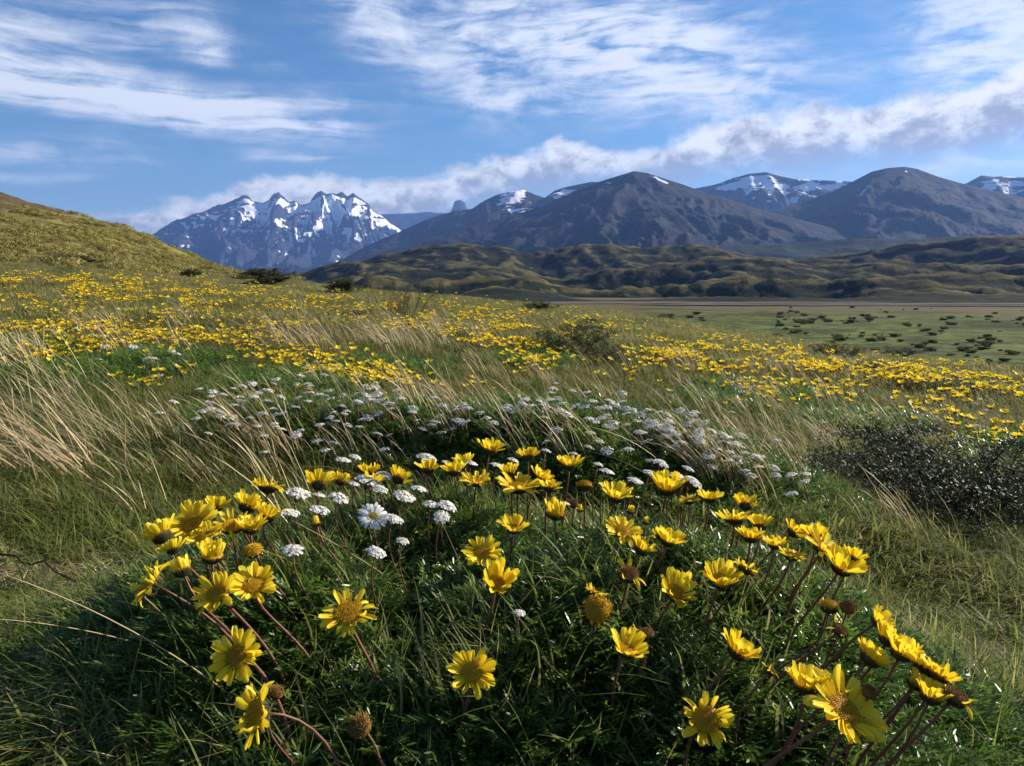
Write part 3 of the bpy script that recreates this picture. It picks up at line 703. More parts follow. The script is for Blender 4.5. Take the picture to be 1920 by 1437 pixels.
# green cushions under the farther flower bands
FAR_CUSH = [(120, 720, 130, 26), (560, 730, 140, 20), (700, 700, 120, 18), (1430, 750, 130, 30), (1000, 680, 80, 14), (1620, 800, 130, 20), (330, 690, 110, 22), (1880, 850, 60, 18), (60, 670, 90, 20)]
cx = []; cy = []
for ex, ey, rx, ry in FAR_CUSH:
    N = 520; qx = ex + NR.normal(0, .5, N) * rx; qy = ey + NR.normal(0, .5, N) * ry
    hx, hy, hz_, hr, ok = hit(qx, qy); cx += list(hx[ok]); cy += list(hy[ok])
cx = np.array(cx); cy = np.array(cy)
lay('far_cushion_leaves', G_leaf, 5, cx, cy, 1.9 + .8 * NR.rand(len(cx)), .3)
# straw stalks, bent by the wind towards the left
def px_pts(els, per):
    X, Y = [], []
    for e in els:
        ex, ey, rx, ry = e[:4]; N = int(per * (e[4] if len(e) > 4 else 1))
        hx, hy, hz_, hr, ok = hit(ex + NR.normal(0, .5, N) * rx, ey + NR.normal(0, .5, N) * ry); X += list(hx[ok]); Y += list(hy[ok])
    return np.array(X), np.array(Y)
sx, sy = px_pts([(600, 860, 260, 60, 1), (420, 860, 160, 80, .6), (1380, 900, 130, 70, .8), (1480, 860, 160, 60, 1), (1100, 860, 200, 40, .5), (850, 790, 250, 40, 1), (1300, 760, 220, 30, .7), (1650, 790, 180, 50, 1.1),
                 (1750, 800, 130, 40, .7), (640, 740, 200, 40, 1), (1000, 720, 220, 30, 1), (100, 760, 170, 60, 1.2), (500, 950, 260, 60, .4), (1700, 1010, 180, 60, .4), (1500, 700, 300, 40, .9)], 15)
k = mound_mask(sx, sy) > .12
lay('straw_stalks', G_straw, 4, sx[k], sy[k], .75 + .5 * NR.rand(k.sum()), align=1)
sx, sy = px_pts([(300, 640, 320, 50, 1), (830, 650, 220, 40, 1.6), (700, 640, 160, 40, 1), (1250, 700, 380, 40, 1.2), (500, 590, 400, 30, 1), (1000, 610, 300, 30, 1), (1600, 700, 260, 30, 1), (1500, 780, 200, 40, 1), (60, 690, 130, 50, 1)], 15)
lay('meadow_straw', G_straw, 4, sx, sy, 1.1 + .6 * NR.rand(len(sx)), align=1)

# mossy cushions on the left hillside
def cush(seed):
    r_ = random.Random(seed); mb = MB()
    for _ in range(70):
        a = r_.uniform(0, 2 * PI); e = math.asin(r_.random()) ; p = Vector((math.cos(a) * math.cos(e), math.sin(a) * math.cos(e), math.sin(e) * .62)) * r_.uniform(.75, 1.05)
        d = Vector((r_.uniform(-1, 1), r_.uniform(-1, 1), r_.uniform(-.2, 1))).normalized() * .2; s = p.cross(d).normalized()
        mb.face([p - s * .13, p + d * .4 - s * .05, p + d, p + s * .13], r_.random())
    return mb.build('moss_cushion', m_moss, False)
G_cush = hidden('moss_cushion', [cush(i) for i in range(4)])
a = NR.uniform(-.72, -.16, 9000); r = np.sqrt(NR.uniform(30 ** 2, 96 ** 2, 9000)); x = r * np.sin(a); y = r * np.cos(a)
rc, te = crest(a); z = ground(x, y)
k = (r < rc * 1.05) & (z > .5 + .7 * NR.rand(len(a))) & (fbm(x * .25, y * .25, 66, 4) > -.12 + np.clip((z - 5.6) * .2, 0, .7))
lay('moss_cushions', G_cush, 4, x[k], y[k], .22 + .34 * NR.rand(k.sum()) ** 2, .2)
# ------------------------------------------------------------------ yellow daisies in the foreground, flower by flower
def petal_mesh(kind, seed):
    """unit petal along +x: ribbed, notched at the tip; kinds bend differently"""
    r_ = random.Random(seed); nu, nv = 7, 5; mb = MB(); V = []; T = []
    w0 = r_.uniform(.32, .42) ; cut = r_.uniform(.02, .09); tw = r_.uniform(-.25, .25); bend = {'flat': r_.uniform(-.10, .12), 'cup': r_.uniform(.18, .38), 'back': r_.uniform(-.6, -.3), 'curl': r_.uniform(.6, 1.0), 'limp': r_.uniform(-1., -.7)}[kind]
    if kind in ('curl', 'limp'): tw = r_.choice((-1, 1)) * r_.uniform(.5, 1.1); w0 *= .75
    for i in range(nu):
        s = i / (nu - 1); wd = w0 * (math.sin(min(1, s * 1.5 + .16) * PI / 2) ** .9) * (1 if s < .72 else math.sqrt(max(0, 1 - ((s - .72) / .34) ** 2)))
        for j in range(nv):
            q = (j / (nv - 1) - .5) * 2
            x = s - (cut * (1 - abs(math.cos(q * PI * 1.0))) if i == nu - 1 else 0) - (.03 * q * q if i >= nu - 2 else 0)
            th = tw * s; y = q * wd / 2; z = -.045 * math.cos(q * PI) * wd / w0 * .7 + .10 * q * q * wd * (1 if kind != 'back' else -1)
            y, z = y * math.cos(th) - z * math.sin(th), y * math.sin(th) + z * math.cos(th)
            b = bend * s * s
            V.append((x * (1 - .18 * abs(b)), y, z + b * .55)); T.append(.15 + .75 * s + (.08 if j == 2 else 0))
    return mesh('petal', V, grid_faces(nu, nv)[:, ::-1], m_petal, True, {'tint': T})
PET = {k: [petal_mesh(k, 10 + i + 7 * j) for i in range(4)] for j, k in enumerate(('flat', 'cup', 'back', 'curl', 'limp'))}
def disc_mesh(seed, dome, material, shaggy=0.):
    """unit disc head: dome packed with tiny florets, darker ring outside"""
    r_ = random.Random(seed); mb = MB(); N = 230
    for k in range(9):   # dome under the florets
        pass
    rings = []
    for i in range(6):
        a = i / 5; rr = .98 * math.cos(a * PI / 2) ** .8 if i < 5 else .02; rings.append((rr, dome * math.sin(a * PI / 2) - .05))
    n_ = 14; b0 = len(mb.v)
    for rr, zz in rings:
        for j in range(n_): mb.v.append((rr * math.cos(2 * PI * j / n_), rr * math.sin(2 * PI * j / n_), zz)); mb.t.append(.12 + .2 * rr)
    for i in range(5):
        for j in range(n_): mb.f.append((b0 + i * n_ + j, b0 + i * n_ + (j + 1) % n_, b0 + (i + 1) * n_ + (j + 1) % n_, b0 + (i + 1) * n_ + j)); mb.mi.append(0)
    for k in range(N):
        rr = math.sqrt((k + .5) / N); th = k * 2.39996; zz = dome * math.sqrt(max(0, 1 - rr * rr * .92)) - .02
        p = Vector((rr * math.cos(th), rr * math.sin(th), zz)); nrm = Vector((p.x * dome, p.y * dome, 1.0)).normalized()
        nrm = (nrm + Vector((r_.uniform(-1, 1), r_.uniform(-1, 1), r_.uniform(-1, 1))) * (.15 + shaggy)).normalized()
        h = r_.uniform(.05, .11) * (1 + shaggy * 2.5) * (1.3 if rr > .75 else 1); wd = .042
        a = nrm.cross(Vector((.3, .8, .1))).normalized(); c = nrm.cross(a); t = r_.uniform(.4, 1.) if rr > .55 else r_.uniform(.25, .8)
        q = [p + (a * math.cos(o) + c * math.sin(o)) * wd for o in (0, 2.1, 4.2)]; top = p + nrm * h
        tq = [top + (a * math.cos(o) + c * math.sin(o)) * wd * .8 for o in (0, 2.1, 4.2)]
        mb.face([tq[0], tq[1], tq[2]], t)
        for u_ in range(3): mb.face([q[u_], q[(u_ + 1) % 3], tq[(u_ + 1) % 3], tq[u_]], t * .8)
    return mb.build('disc', material, False)
DISC = [disc_mesh(i, d, m_disc) for i, d in enumerate((.32, .42, .26))]
DISC_S = [disc_mesh(7 + i, .55, m_dry, .25) for i in range(2)]; DISC_D = [disc_mesh(11 + i, .95, m_dry, .5) for i in range(2)]
DISC_F = [disc_mesh(15, .75, m_disc, .22)]
def calyx_mesh(seed):
    """unit cup of hairy bracts under the head (radius 1, depth about .75)"""
    r_ = random.Random(seed); mb = MB(); n_ = 12; b0 = 0
    prof = [(.20, -.78), (.62, -.66), (.95, -.35), (1.02, .0), (.9, .04)]
    for i, (rr, zz) in enumerate(prof):
        for j in range(n_): mb.v.append((rr * math.cos(2 * PI * j / n_), rr * math.sin(2 * PI * j / n_), zz)); mb.t.append(.1 + .08 * i)
    for i in range(4):
        for j in range(n_): mb.f.append((i * n_ + j, i * n_ + (j + 1) % n_, (i + 1) * n_ + (j + 1) % n_, (i + 1) * n_ + j)); mb.mi.append(0)
    for k in range(30):
        a = 2 * PI * k / 30 + r_.uniform(-.08, .08); d = Vector((math.cos(a), math.sin(a), 0)); s_ = Vector((-d.y, d.x, 0)); o = 1.04 + .06 * (k % 2)
        mb.strip([d * .5 * o + Vector((0, 0, -.70)), d * .98 * o + Vector((0, 0, -.33)), d * 1.08 * o + Vector((0, 0, .08)), d * r_.uniform(1.1, 1.35) * o + Vector((0, 0, r_.uniform(.18, .38)))], s_, [.16, .2, .15, 0], r_.uniform(0, .6), r_.uniform(.5, 1.))
    for k in range(90):
        a = r_.uniform(0, 2 * PI); z = r_.uniform(-.75, .05); rr = .4 + .65 * (z + .78) ** .6
        p = Vector((math.cos(a) * rr, math.sin(a) * rr, z)); d = (Vector((math.cos(a), math.sin(a), r_.uniform(-.7, .5)))).normalized()
        mb.strip([p, p + d * r_.uniform(.15, .35)], d.cross(Vector((0, 0, 1))).normalized(), [.022, 0], r_.random(), mi=1)
    return mb.build('calyx', [m_bract, m_hair], True)
CAL = [calyx_mesh(i) for i in range(3)]

def bez(p0, p1, p2, p3, n_): return [p0 * (1 - t) ** 3 + p1 * 3 * t * (1 - t) ** 2 + p2 * 3 * t * t * (1 - t) + p3 * t ** 3 for t in [k / n_ for k in range(n_ + 1)]]
def stem_mesh(p0, p1, n1, r0, hairs=70, material=None):
    """curved hairy stalk from p0 up to p1, arriving along n1 (all relative to the root)"""
    mb = MB(); L = (p1 - p0).length; pts = bez(p0, p0 + Vector((0, 0, L * .35)) + (p1 - p0) * .1, p1 - n1 * L * .35, p1, 9)
    mb.tube(pts, [r0 * (1.05 - .03 * k) for k in range(10)], 6, .1, .55)
    mb.t = [min(1, t + U(-.1, .25)) for t in mb.t]
    for _ in range(hairs):
        k = U(2, 8.9); i = int(k); p = pts[i].lerp(pts[i + 1], k - i); a = U(0, 2 * PI); d = Vector((math.cos(a), math.sin(a), U(-.4, .4)))
        mb.strip([p + d * r0 * .7, p + d * (r0 + U(.0012, .0028))], d.cross(Vector((0, 0, 1))).normalized(), [.00022, 0], rng.random(), mi=1)
    return mb.build('stem', [material or m_stem, m_hair], True)

_dy = [1437, 1350, 1230, 1080, 1035, 960, 900, 850, 800]; _dd = [.74, .81, .88, .98, 1.04, 1.17, 1.30, 1.42, 1.55]
def dist_for(y): return float(np.interp(-y, [-q for q in _dy], _dd))
def at(x, y, d):
    """point at distance d on the line of sight through photo pixel (x, y)"""
    X, Y, Z = raydir(x, y); v = Vector((float(X), float(Y), float(Z))); return v.normalized() * d
def rootpt(hx, hy, hd, bx, by, z_to=None):
    """foot of a stalk: below the head, shifted as the photo shows the stalk leaning, taken down to the ground"""
    p = at(hx, hy, hd); dxw = (bx - hx) / FP * hd; dzw = -(by - hy) / FP * hd * 1.15
    q = Vector((p.x + dxw, p.y + .02, p.z + dzw)); 
    g = float(ground(q.x, q.y))
    if q.z > g + .008:
        k = min(2.2, (p.z - g) / max(.02, p.z - q.z)); q = p + (q - p) * k; g = float(ground(q.x, q.y))
    q.z = min(q.z, g + .002); return q, p
def daisy(hx, hy, size, nrm, bx, by, kind, label, dd=0.):
    d = dist_for(hy) + dd; size *= 1.08
    root, head = rootpt(hx, hy, d, bx, by)
    n_ = Vector((nrm[0], nrm[1], nrm[2])).normalized()
    # nrm is given as right, away, up
    D_ = size / FP * d
    cup = {'o': U(.12, .3), 'c': U(.5, .75), 'r': U(.95, 1.15), 'b': U(1.25, 1.4), 's': U(0, .5), 'd': 0, 'w': U(.1, .3), 'f': U(.0, .25)}[kind]
    R = D_ / 2 / max(.42, math.cos(cup * .8)) * 1.04
    if kind in 'br': R = D_ * .62
    rd = R * {'o': .40, 'c': .38, 'r': .42, 'b': .42, 's': .44, 'd': .8, 'w': .47, 'f': .66}[kind]
    if kind == 'd': rd = D_ * .40
    rt = bpy.data.objects.new('yellow_daisy' if kind not in 'd' else 'dried_flower', None); COL.objects.link(rt); rt.location = root; rt.empty_display_size = .01
    tag(rt, label, 'daisy' if kind != 'd' else 'seed head', 'yellow daisies of the front cushion' if kind != 'd' else 'dried flower heads of the front cushion')
    base = n_.cross(Vector((.2, .3, .9))); 
    if base.length < .1: base = n_.cross(Vector((1, 0, 0)))
    base.normalize(); c_ = n_.cross(base); M0 = Matrix((base, c_, n_)).transposed(); h = head - root
    def place(name, me, loc, rot, sc):
        o = obj(name, me, rt); o.location = loc; o.rotation_mode = 'QUATERNION'; o.rotation_quaternion = rot; o.scale = sc; return o
    hq = M0.to_quaternion()
    cal_r = rd * (.92 if kind != 'd' else .8); cz = h - n_ * (rd * .1)
    place('stem', stem_mesh(Vector((0, 0, -.01)), cz - n_ * cal_r * .62, n_, .0019 * (D_ / .05) ** .5 * U(.9, 1.1)), Vector((0, 0, 0)), Quaternion(), (1, 1, 1))
    spin = Quaternion((0, 0, 1), U(0, 6.28))
    place('calyx', rng.choice(CAL), cz, hq @ spin, (cal_r,) * 3)
    if kind == 'b': dm = rng.choice(DISC)
    elif kind == 'd': dm = rng.choice(DISC_D)
    elif kind in 's': dm = rng.choice(DISC_S)
    elif kind == 'f': dm = DISC_F[0]
    else: dm = rng.choice(DISC)
    place('disc', dm, cz + n_ * (.0 if kind != 'b' else -.1 * rd), hq @ spin, (rd * .98,) * 3 if kind != 'b' else (rd * .7,) * 3)
    N = {'o': rng.randint(25, 29) + (7 if size > 100 else 0), 'c': rng.randint(18, 23), 'r': 14, 'b': 15, 's': rng.randint(4, 7), 'd': 0, 'w': rng.randint(20, 25), 'f': 16}[kind]
    L = R - rd * .72; a0 = U(0, 6.28); gap = U(0, 6.28)
    for k in range(N):
        a = a0 + 2 * PI * k / N + U(-.16, .16)
        if kind == 's': a = a0 + U(-1.2, 1.2) + PI * (k % 2)
        if kind in 'oc' and abs((a - gap) % 6.28) < .3 and rng.random() < .5: continue
        el = cup + U(-.22, .24) + (.16 if k % 2 else 0)
        kk = {'o': ('flat', 'flat', 'cup', 'back'), 'c': ('cup', 'flat', 'cup', 'cup'), 'r': ('cup', 'curl', 'cup'), 'b': ('curl', 'cup'), 's': ('limp', 'curl', 'back'), 'w': ('curl', 'flat', 'back', 'limp', 'cup'), 'f': ('limp', 'back', 'curl')}[kind]
        kd = rng.choice(kk)
        if rng.random() < .07: kd = 'curl'
        q = hq @ Quaternion((0, 0, 1), a) @ Quaternion((0, 1, 0), -el) @ Quaternion((1, 0, 0), U(-.28, .28))
        rr = rd * (.72 if kind != 'b' else .45); dirv = hq @ Vector((math.cos(a), math.sin(a), 0))
        l = L * U(.78, 1.12) * (.75 if kind in 'f' else 1)
        if kind == 'b': l = rd * U(1.2, 1.5)
        wsc = l * U(.85, 1.15) * (1.1 if kind in 'cr' else .9)
        place('petal', rng.choice(PET[kd]), cz + dirv * rr + n_ * (rd * U(-.02, .08)), q, (l, wsc, l))
    return rt
FL = [
 (283, 1092, 75, (-.6, -.35, .6), 350, 1150, 'w', 'leftmost yellow daisy, tilted left with ragged drooping petals'),
 (406, 1113, 80, (-.25, -.55, .8), 470, 1235, 'o', 'yellow daisy with a broad brown-gold disc, touching its right neighbour'),
 (475, 1098, 78, (.15, -.5, .85), 548, 1225, 'o', 'yellow daisy with one petal curled up at right, on a hairy red stem'),
 (398, 1042, 62, (.05, .0, 1), 405, 1110, 'r', 'half closed bright yellow daisy with broad upright petals'),
 (342, 1070, 50, (-.4, .3, .8), 380, 1130, 'r', 'shaded orange-yellow daisy cup just left of the half closed bright one'),
 (360, 982, 88, (-.1, -.5, .85), 362, 1060, 'o', 'large yellow daisy with tall back petals at the upper left of the cushion'),
 (303, 1005, 62, (-.6, .25, .7), 338, 1075, 'c', 'yellow daisy seen from behind with dark cup, tilted to the left edge'),
 (435, 985, 66, (.1, -.35, .9), 432, 1070, 'w', 'yellow daisy with a shaggy disc right of the large tall-petalled one'),
 (475, 1033, 40, (0, -.3, 1), 498, 1090, 'f', 'small shrunken yellow daisy with a rough golden disc'),
 (405, 950, 46, (.1, .3, .9), 420, 1010, 'c', 'small yellow daisy behind the large tall-petalled one'),
 (463, 950, 58, (.2, .5, .7), 480, 1040, 'c', 'shaded yellow daisy with two petals standing up like ears'),
 (500, 968, 56, (.25, .3, .9), 520, 1050, 'c', 'deep yellow daisy cup left of the white flower clusters'),
 (503, 912, 60, (.1, .3, .9), 507, 965, 'w', 'yellow daisy with shredded petals against the grass at upper left'),
 (598, 908, 56, (0, .6, .8), 598, 975, 'c', 'yellow daisy seen from the side above the first white cluster'),
 (638, 903, 38, (.1, .6, .8), 640, 960, 'c', 'small yellow daisy just right of the side-on one above the whites'),
 (692, 885, 42, (0, .3, 1), 695, 950, 'c', 'small yellow daisy standing behind the white clusters'),
 (747, 898, 48, (.35, .6, .6), 742, 960, 'c', 'yellow daisy turned away, right of the white clusters'),
 (803, 880, 50, (.1, .35, 1), 815, 950, 'c', 'yellow daisy under the tall white cluster at the back'),
 (593, 980, 34, (-.15, .0, 1), 645, 1085, 'b', 'closed yellow bud on a long slanting hairy stalk'),
 (653, 1148, 94, (0, -.45, .9), 692, 1275, 'w', 'yellow daisy with narrow windblown petals, alone left of centre'),
 (443, 1230, 82, (-.08, -.85, .5), 475, 1300, 'o', 'round yellow daisy facing the viewer at lower left'),
 (478, 1338, 96, (-.65, -.6, .35), 545, 1385, 'w', 'lowest left yellow daisy, turned left with a wide disc'),
 (885, 1262, 82, (.0, -.75, .65), 866, 1365, 'o', 'yellow daisy facing the viewer at the bottom centre'),
 (905, 1037, 68, (-.05, -.5, .85), 895, 1165, 'o', 'many-petalled yellow daisy just above the broad-petalled centre one'),
 (930, 1092, 74, (.1, -.45, .9), 913, 1195, 'c', 'broad-petalled yellow daisy cup in the centre'),
 (963, 990, 54, (.05, -.3, .95), 948, 1110, 'c', 'small yellow daisy with few petals above the centre pair'),
 (920, 843, 54, (.25, .15, 1), 915, 905, 'c', 'highest yellow daisy, against the dark side of the white-flowered mound'),
 (990, 856, 46, (0, .45, .9), 990, 915, 'c', 'second highest yellow daisy, seen from the side on a red stem'),
 (852, 884, 50, (-.1, .25, 1), 857, 945, 'c', 'yellow daisy with one long petal pointing left, upper centre'),
 (893, 902, 60, (.1, -.1, 1), 885, 1000, 'o', 'spreading yellow daisy on two reddish stems, upper centre'),
 (972, 912, 78, (.1, -.1, 1), 978, 990, 'o', 'wide yellow daisy in the middle of the upper cluster'),
 (955, 886, 42, (-.1, .2, 1), 958, 940, 'c', 'yellow daisy rising behind the wide one of the upper cluster'),
 (1014, 895, 46, (.45, .1, .8), 1000, 960, 'c', 'yellow daisy fanned out to the right in the upper cluster'),
 (1068, 872, 50, (.1, .1, 1), 1063, 940, 'c', 'yellow daisy with a gap in its petals like a wide V'),
 (1096, 910, 36, (0, .2, 1), 1098, 960, 'f', 'small ragged orange-yellow daisy behind the twisted one'),
 (1042, 962, 60, (.05, .0, 1), 1058, 1065, 'r', 'yellow daisy with petals twisted to a point'),
 (1088, 955, 26, (0, .1, 1), 1085, 1050, 'b', 'thin brownish bud on a straight red stalk'),
 (1155, 930, 66, (.2, -.1, 1), 1130, 1020, 'c', 'wide yellow daisy bowl right of the thin bud'),
 (1167, 996, 68, (.15, -.35, .95), 1150, 1090, 'o', 'large yellow daisy directly below the wide bowl'),
 (1203, 1030, 54, (.5, .1, .8), 1195, 1085, 'c', 'yellow daisy pushed under the large one, petals to the right'),
 (1178, 1076, 70, (0, -.3, .95), 1160, 1190, 's', 'fading yellow daisy with a brown crumbling disc on two tall stems'),
 (1250, 915, 68, (.05, -.05, 1), 1235, 1010, 'c', 'large upright yellow daisy just below the white daisy clusters'),
 (1253, 1014, 60, (.35, .05, .9), 1225, 1120, 'c', 'yellow daisy tilted right in front of a tall red stem'),
 (1292, 938, 40, (-.1, .0, 1), 1290, 1015, 'w', 'withered yellow daisy between two upright ones'),
 (1330, 935, 48, (.05, .2, 1), 1315, 1045, 'c', 'neat yellow daisy cup on a pale curved stalk'),
 (1398, 948, 44, (.3, .6, .7), 1395, 1010, 'c', 'yellow daisy seen from behind with a dark spiky cup'),
 (1377, 972, 64, (0, .15, 1), 1368, 1070, 'o', 'flat yellow daisy on a dark upright stem'),
 (1408, 1008, 52, (.1, .2, .9), 1402, 1070, 'c', 'yellow daisy bowl right of the dark upright stem'),
 (1350, 1088, 70, (.1, -.3, .95), 1315, 1250, 'c', 'yellow daisy with six broad upright petals and one lying right'),
 (1268, 1111, 78, (.2, -.5, .8), 1240, 1195, 'c', 'large open yellow daisy tilted right, centre right'),
 (1398, 1066, 48, (.5, .35, .7), 1360, 1160, 'w', 'narrow-petalled yellow daisy with a dark cup behind the six-petalled one'),
 (1487, 998, 42, (.75, .1, .6), 1440, 1085, 'c', 'yellow daisy turned to the right on a slanting stalk'),
 (1452, 1022, 42, (.1, .1, 1), 1448, 1070, 'c', 'small yellow daisy half hidden by the slanting stalk'),
 (1484, 1042, 50, (.2, .0, 1), 1465, 1100, 'o', 'yellow daisy with a golden disc under the right-turned one'),
 (1546, 1028, 74, (.4, -.25, .85), 1508, 1145, 'o', 'big yellow daisy at the top of the right-hand trio'),
 (1578, 1064, 74, (.4, -.1, .85), 1538, 1160, 'c', 'lower big yellow daisy of the right-hand trio'),
 (1602, 1046, 42, (.5, .2, .8), 1590, 1120, 'c', 'small yellow daisy peeping out behind the right-hand trio'),
 (1120, 1143, 64, (0, -.7, .6), 1118, 1235, 'f', 'double-looking yellow daisy with a thick golden brown disc'),
 (1212, 1187, 54, (.0, .0, 1), 1205, 1300, 's', 'spent daisy with a brown disc and a few limp petals'),
 (1175, 1217, 76, (.3, -.2, .9), 1155, 1380, 'c', 'yellow daisy on a very tall pale stalk below the spent one'),
 (1384, 1222, 74, (.5, .05, .8), 1338, 1320, 'c', 'bright yellow daisy turned right, alone between the rows'),
 (1323, 1350, 86, (.05, -.8, .55), 1313, 1425, 'w', 'yellow daisy facing the viewer with long thin ragged petals, bottom right of centre'),
 (1555, 1137, 40, (.1, .2, 1), 1510, 1220, 'f', 'shaggy tawny daisy without open petals beside a round seed head'),
 (1647, 1165, 52, (.6, -.25, .7), 1605, 1240, 'c', 'yellow daisy with a dark gold centre, top of the right-hand row'),
 (1576, 1182, 52, (.5, -.35, .8), 1525, 1260, 's', 'half withered yellow daisy turned right with a brown centre'),
 (1632, 1235, 64, (.6, .1, .7), 1580, 1300, 'c', 'yellow daisy in profile, all petals swept right'),
 (1690, 1224, 64, (.4, .1, .9), 1650, 1330, 'c', 'yellow daisy cup second along the descending right-hand row'),
 (1735, 1252, 76, (.5, .15, .8), 1695, 1345, 'o', 'wide yellow daisy in the middle of the descending right-hand row'),
 (1716, 1282, 44, (.5, .0, .8), 1640, 1385, 'r', 'dark round half-open daisy head beneath the descending row'),
 (1745, 1306, 60, (.35, .1, .9), 1700, 1395, 'c', 'yellow daisy cup near the lower end of the row'),
 (1792, 1305, 76, (.45, -.15, .85), 1722, 1425, 's', 'rightmost yellow daisy with a brown torn disc and petals pointing right'),
 (1512, 1285, 78, (.15, .15, 1), 1488, 1390, 'c', 'yellow daisy partly hidden behind the largest flower'),
 (1585, 1330, 128, (.42, -.40, .8), 1500, 1430, 'o', 'largest yellow daisy of all, wide golden disc, lower right'),
 (1211, 978, 26, (.1, .1, 1), 1212, 1040, 'b', 'small hairy yellowish bud behind the large daisies'),
 (1183, 958, 28, (.1, .1, 1), 1185, 1010, 'b', 'brownish bud with folded petals below the wide bowl daisy'),
 (1445, 1258, 36, (.6, .1, .6), 1430, 1310, 's', 'dead brown daisy leaning right in the leaves'),
 (675, 1363, 46, (-.2, -.6, .7), 690, 1420, 'd', 'round brown dried head at the bottom left of centre'),
 (517, 1300, 30, (.4, .2, .9), 528, 1345, 'd', 'spiky grey-brown dried head behind the lowest left daisy'),
 (1590, 1140, 30, (.1, -.2, 1), 1580, 1215, 'd', 'round tan seed head right of the shaggy tawny daisy'),
 (1630, 1300, 28, (.2, -.1, 1), 1625, 1365, 'd', 'small grey fluffy seed head beside the largest daisy'),
 (1075, 945, 24, (0, 0, 1), 1072, 1000, 'd', 'grey dry head among the upper daisies'),
 (1290, 905, 22, (.1, 0, 1), 1290, 960, 'd', 'small dry head just above the withered upright daisy'),
 (1425, 985, 44, (.1, .4, .9), 1420, 1050, 'c', 'yellow daisy behind, between the dark upright stem and the right-turned one'),
 (1530, 1005, 50, (.2, .5, .8), 1515, 1080, 'c', 'yellow daisy showing behind the top of the right-hand trio'),
 (1240, 1003, 40, (.0, .5, .9), 1238, 1060, 'w', 'small yellow daisy hidden behind the right-tilted one'),
 (700, 903, 46, (.2, .4, .8), 702, 960, 'c', 'yellow daisy squeezed between white clusters'),
 (870, 868, 44, (-.2, .3, 1), 872, 930, 'c', 'small yellow daisy left of the highest one'),
 (1030, 915, 48, (.2, .3, .9), 1028, 980, 'c', 'yellow daisy at the right rim of the upper cluster'),
 (385, 1005, 60, (-.2, -.3, .9), 392, 1080, 'w', 'yellow daisy tucked under the large tall-petalled one'),
 (470, 990, 56, (0, .1, 1), 482, 1070, 'c', 'yellow daisy above the small shrunken one'),
 (325, 1030, 46, (-.4, .3, .8), 345, 1090, 'c', 'small deep yellow daisy low behind the left edge'),
 (1760, 1268, 60, (.5, .2, .8), 1712, 1350, 'c', 'yellow daisy behind the lower end of the row'),
 (1665, 1200, 54, (.5, .2, .8), 1625, 1290, 'c', 'yellow daisy between the two highest of the right-hand row'),
 (1118, 1110, 44, (.3, .2, .9), 1122, 1180, 'w', 'small ragged yellow daisy above the double-looking one'),
]
for i, f_ in enumerate(FL): daisy(*f_, dd={71: -.02}.get(i, 0.))

# ------------------------------------------------------------------ white flower clusters
def cluster_mesh(seed, N=54, eye=.1, loose=.1):
    """unit domed head of small white florets, seen as a flat umbel"""
    r_ = random.Random(seed); mb = MB()
    for k in range(N):
        rr = math.sqrt((k + .5) / N) * .92; th = k * 2.39996 + r_.uniform(-.2, .2)
        c = Vector((rr * math.cos(th), rr * math.sin(th), .30 * (1 - rr * rr) + r_.uniform(-loose, loose) * .6))
        nrm = Vector((c.x * .7 + r_.uniform(-.4, .4), c.y * .7 + r_.uniform(-.4, .4), 1)).normalized(); a = nrm.cross(Vector((.2, .9, .3))).normalized(); b = nrm.cross(a)
        s = r_.uniform(.12, .19); t = r_.uniform(.2, 1.)
        m_ = 6; tip = c - nrm * s * .1
        for j in range(m_):
            o = 2 * PI * j / m_ + seed; o1, o2 = o - .42, o + .42
            mb.face([c, c + (a * math.cos(o1) + b * math.sin(o1)) * s + nrm * s * r_.uniform(0, .35), c + (a * math.cos(o2) + b * math.sin(o2)) * s + nrm * s * r_.uniform(-.1, .3)], t)
        if r_.random() < eye: mb.face([c + (a * math.cos(o) + b * math.sin(o)) * s * .38 + nrm * s * .3 for o in (0, 1.57, 3.14, 4.71)], r_.random(), 1)
        if k % 4 == 0: mb.strip([c, Vector((c.x * .1, c.y * .1, -.75))], a, [.035, .03], .3, mi=2)
    return mb.build('floret_cluster', [m_white, m_cream, m_bract], False)
CLU = [cluster_mesh(i, 60, (.05, .0, .2, .35, .0)[i]) for i in range(5)]
def white_daisy_mesh(seed, n_=20, eye=.36):
    mb = MB(); r_ = random.Random(seed)
    for k in range(n_):
        a = 2 * PI * k / n_ + r_.uniform(-.08, .08); d = Vector((math.cos(a), math.sin(a), 0)); s_ = Vector((-d.y, d.x, 0)); z = r_.uniform(-.12, .12)
        mb.strip([d * eye * .8, d * .66 + Vector((0, 0, .06 + z)), d * .9 + Vector((0, 0, z)), d * r_.uniform(.95, 1.08) + Vector((0, 0, z * 1.3 - .04))], s_, [.10, .23, .22, .10], .6, 1.)
    for k in range(46):
        rr = math.sqrt((k + .5) / 46) * eye; th = k * 2.4; p = Vector((rr * math.cos(th), rr * math.sin(th), .12 * (1 - rr * rr / eye / eye) + .03)); w_ = .045
        mb.face([p + Vector((math.cos(o) * w_, math.sin(o) * w_, .03 * (j % 2))) for j, o in enumerate((0, 1.57, 3.14, 4.71))], r_.random(), 1)
    return mb.build('white_rays', [m_white, m_cream], True)
WD = [white_daisy_mesh(i) for i in range(2)]
def simple_stem(h, lean, r0, name='stem'):
    mb = MB(); mb.tube(bez(Vector((0, 0, -.01)), Vector((0, 0, h * .4)), Vector((lean[0] * .8, lean[1] * .8, h * .7)), Vector((lean[0], lean[1], h)), 5), [r0] * 6, 4, .3, .8); return mb.build(name, m_stem)
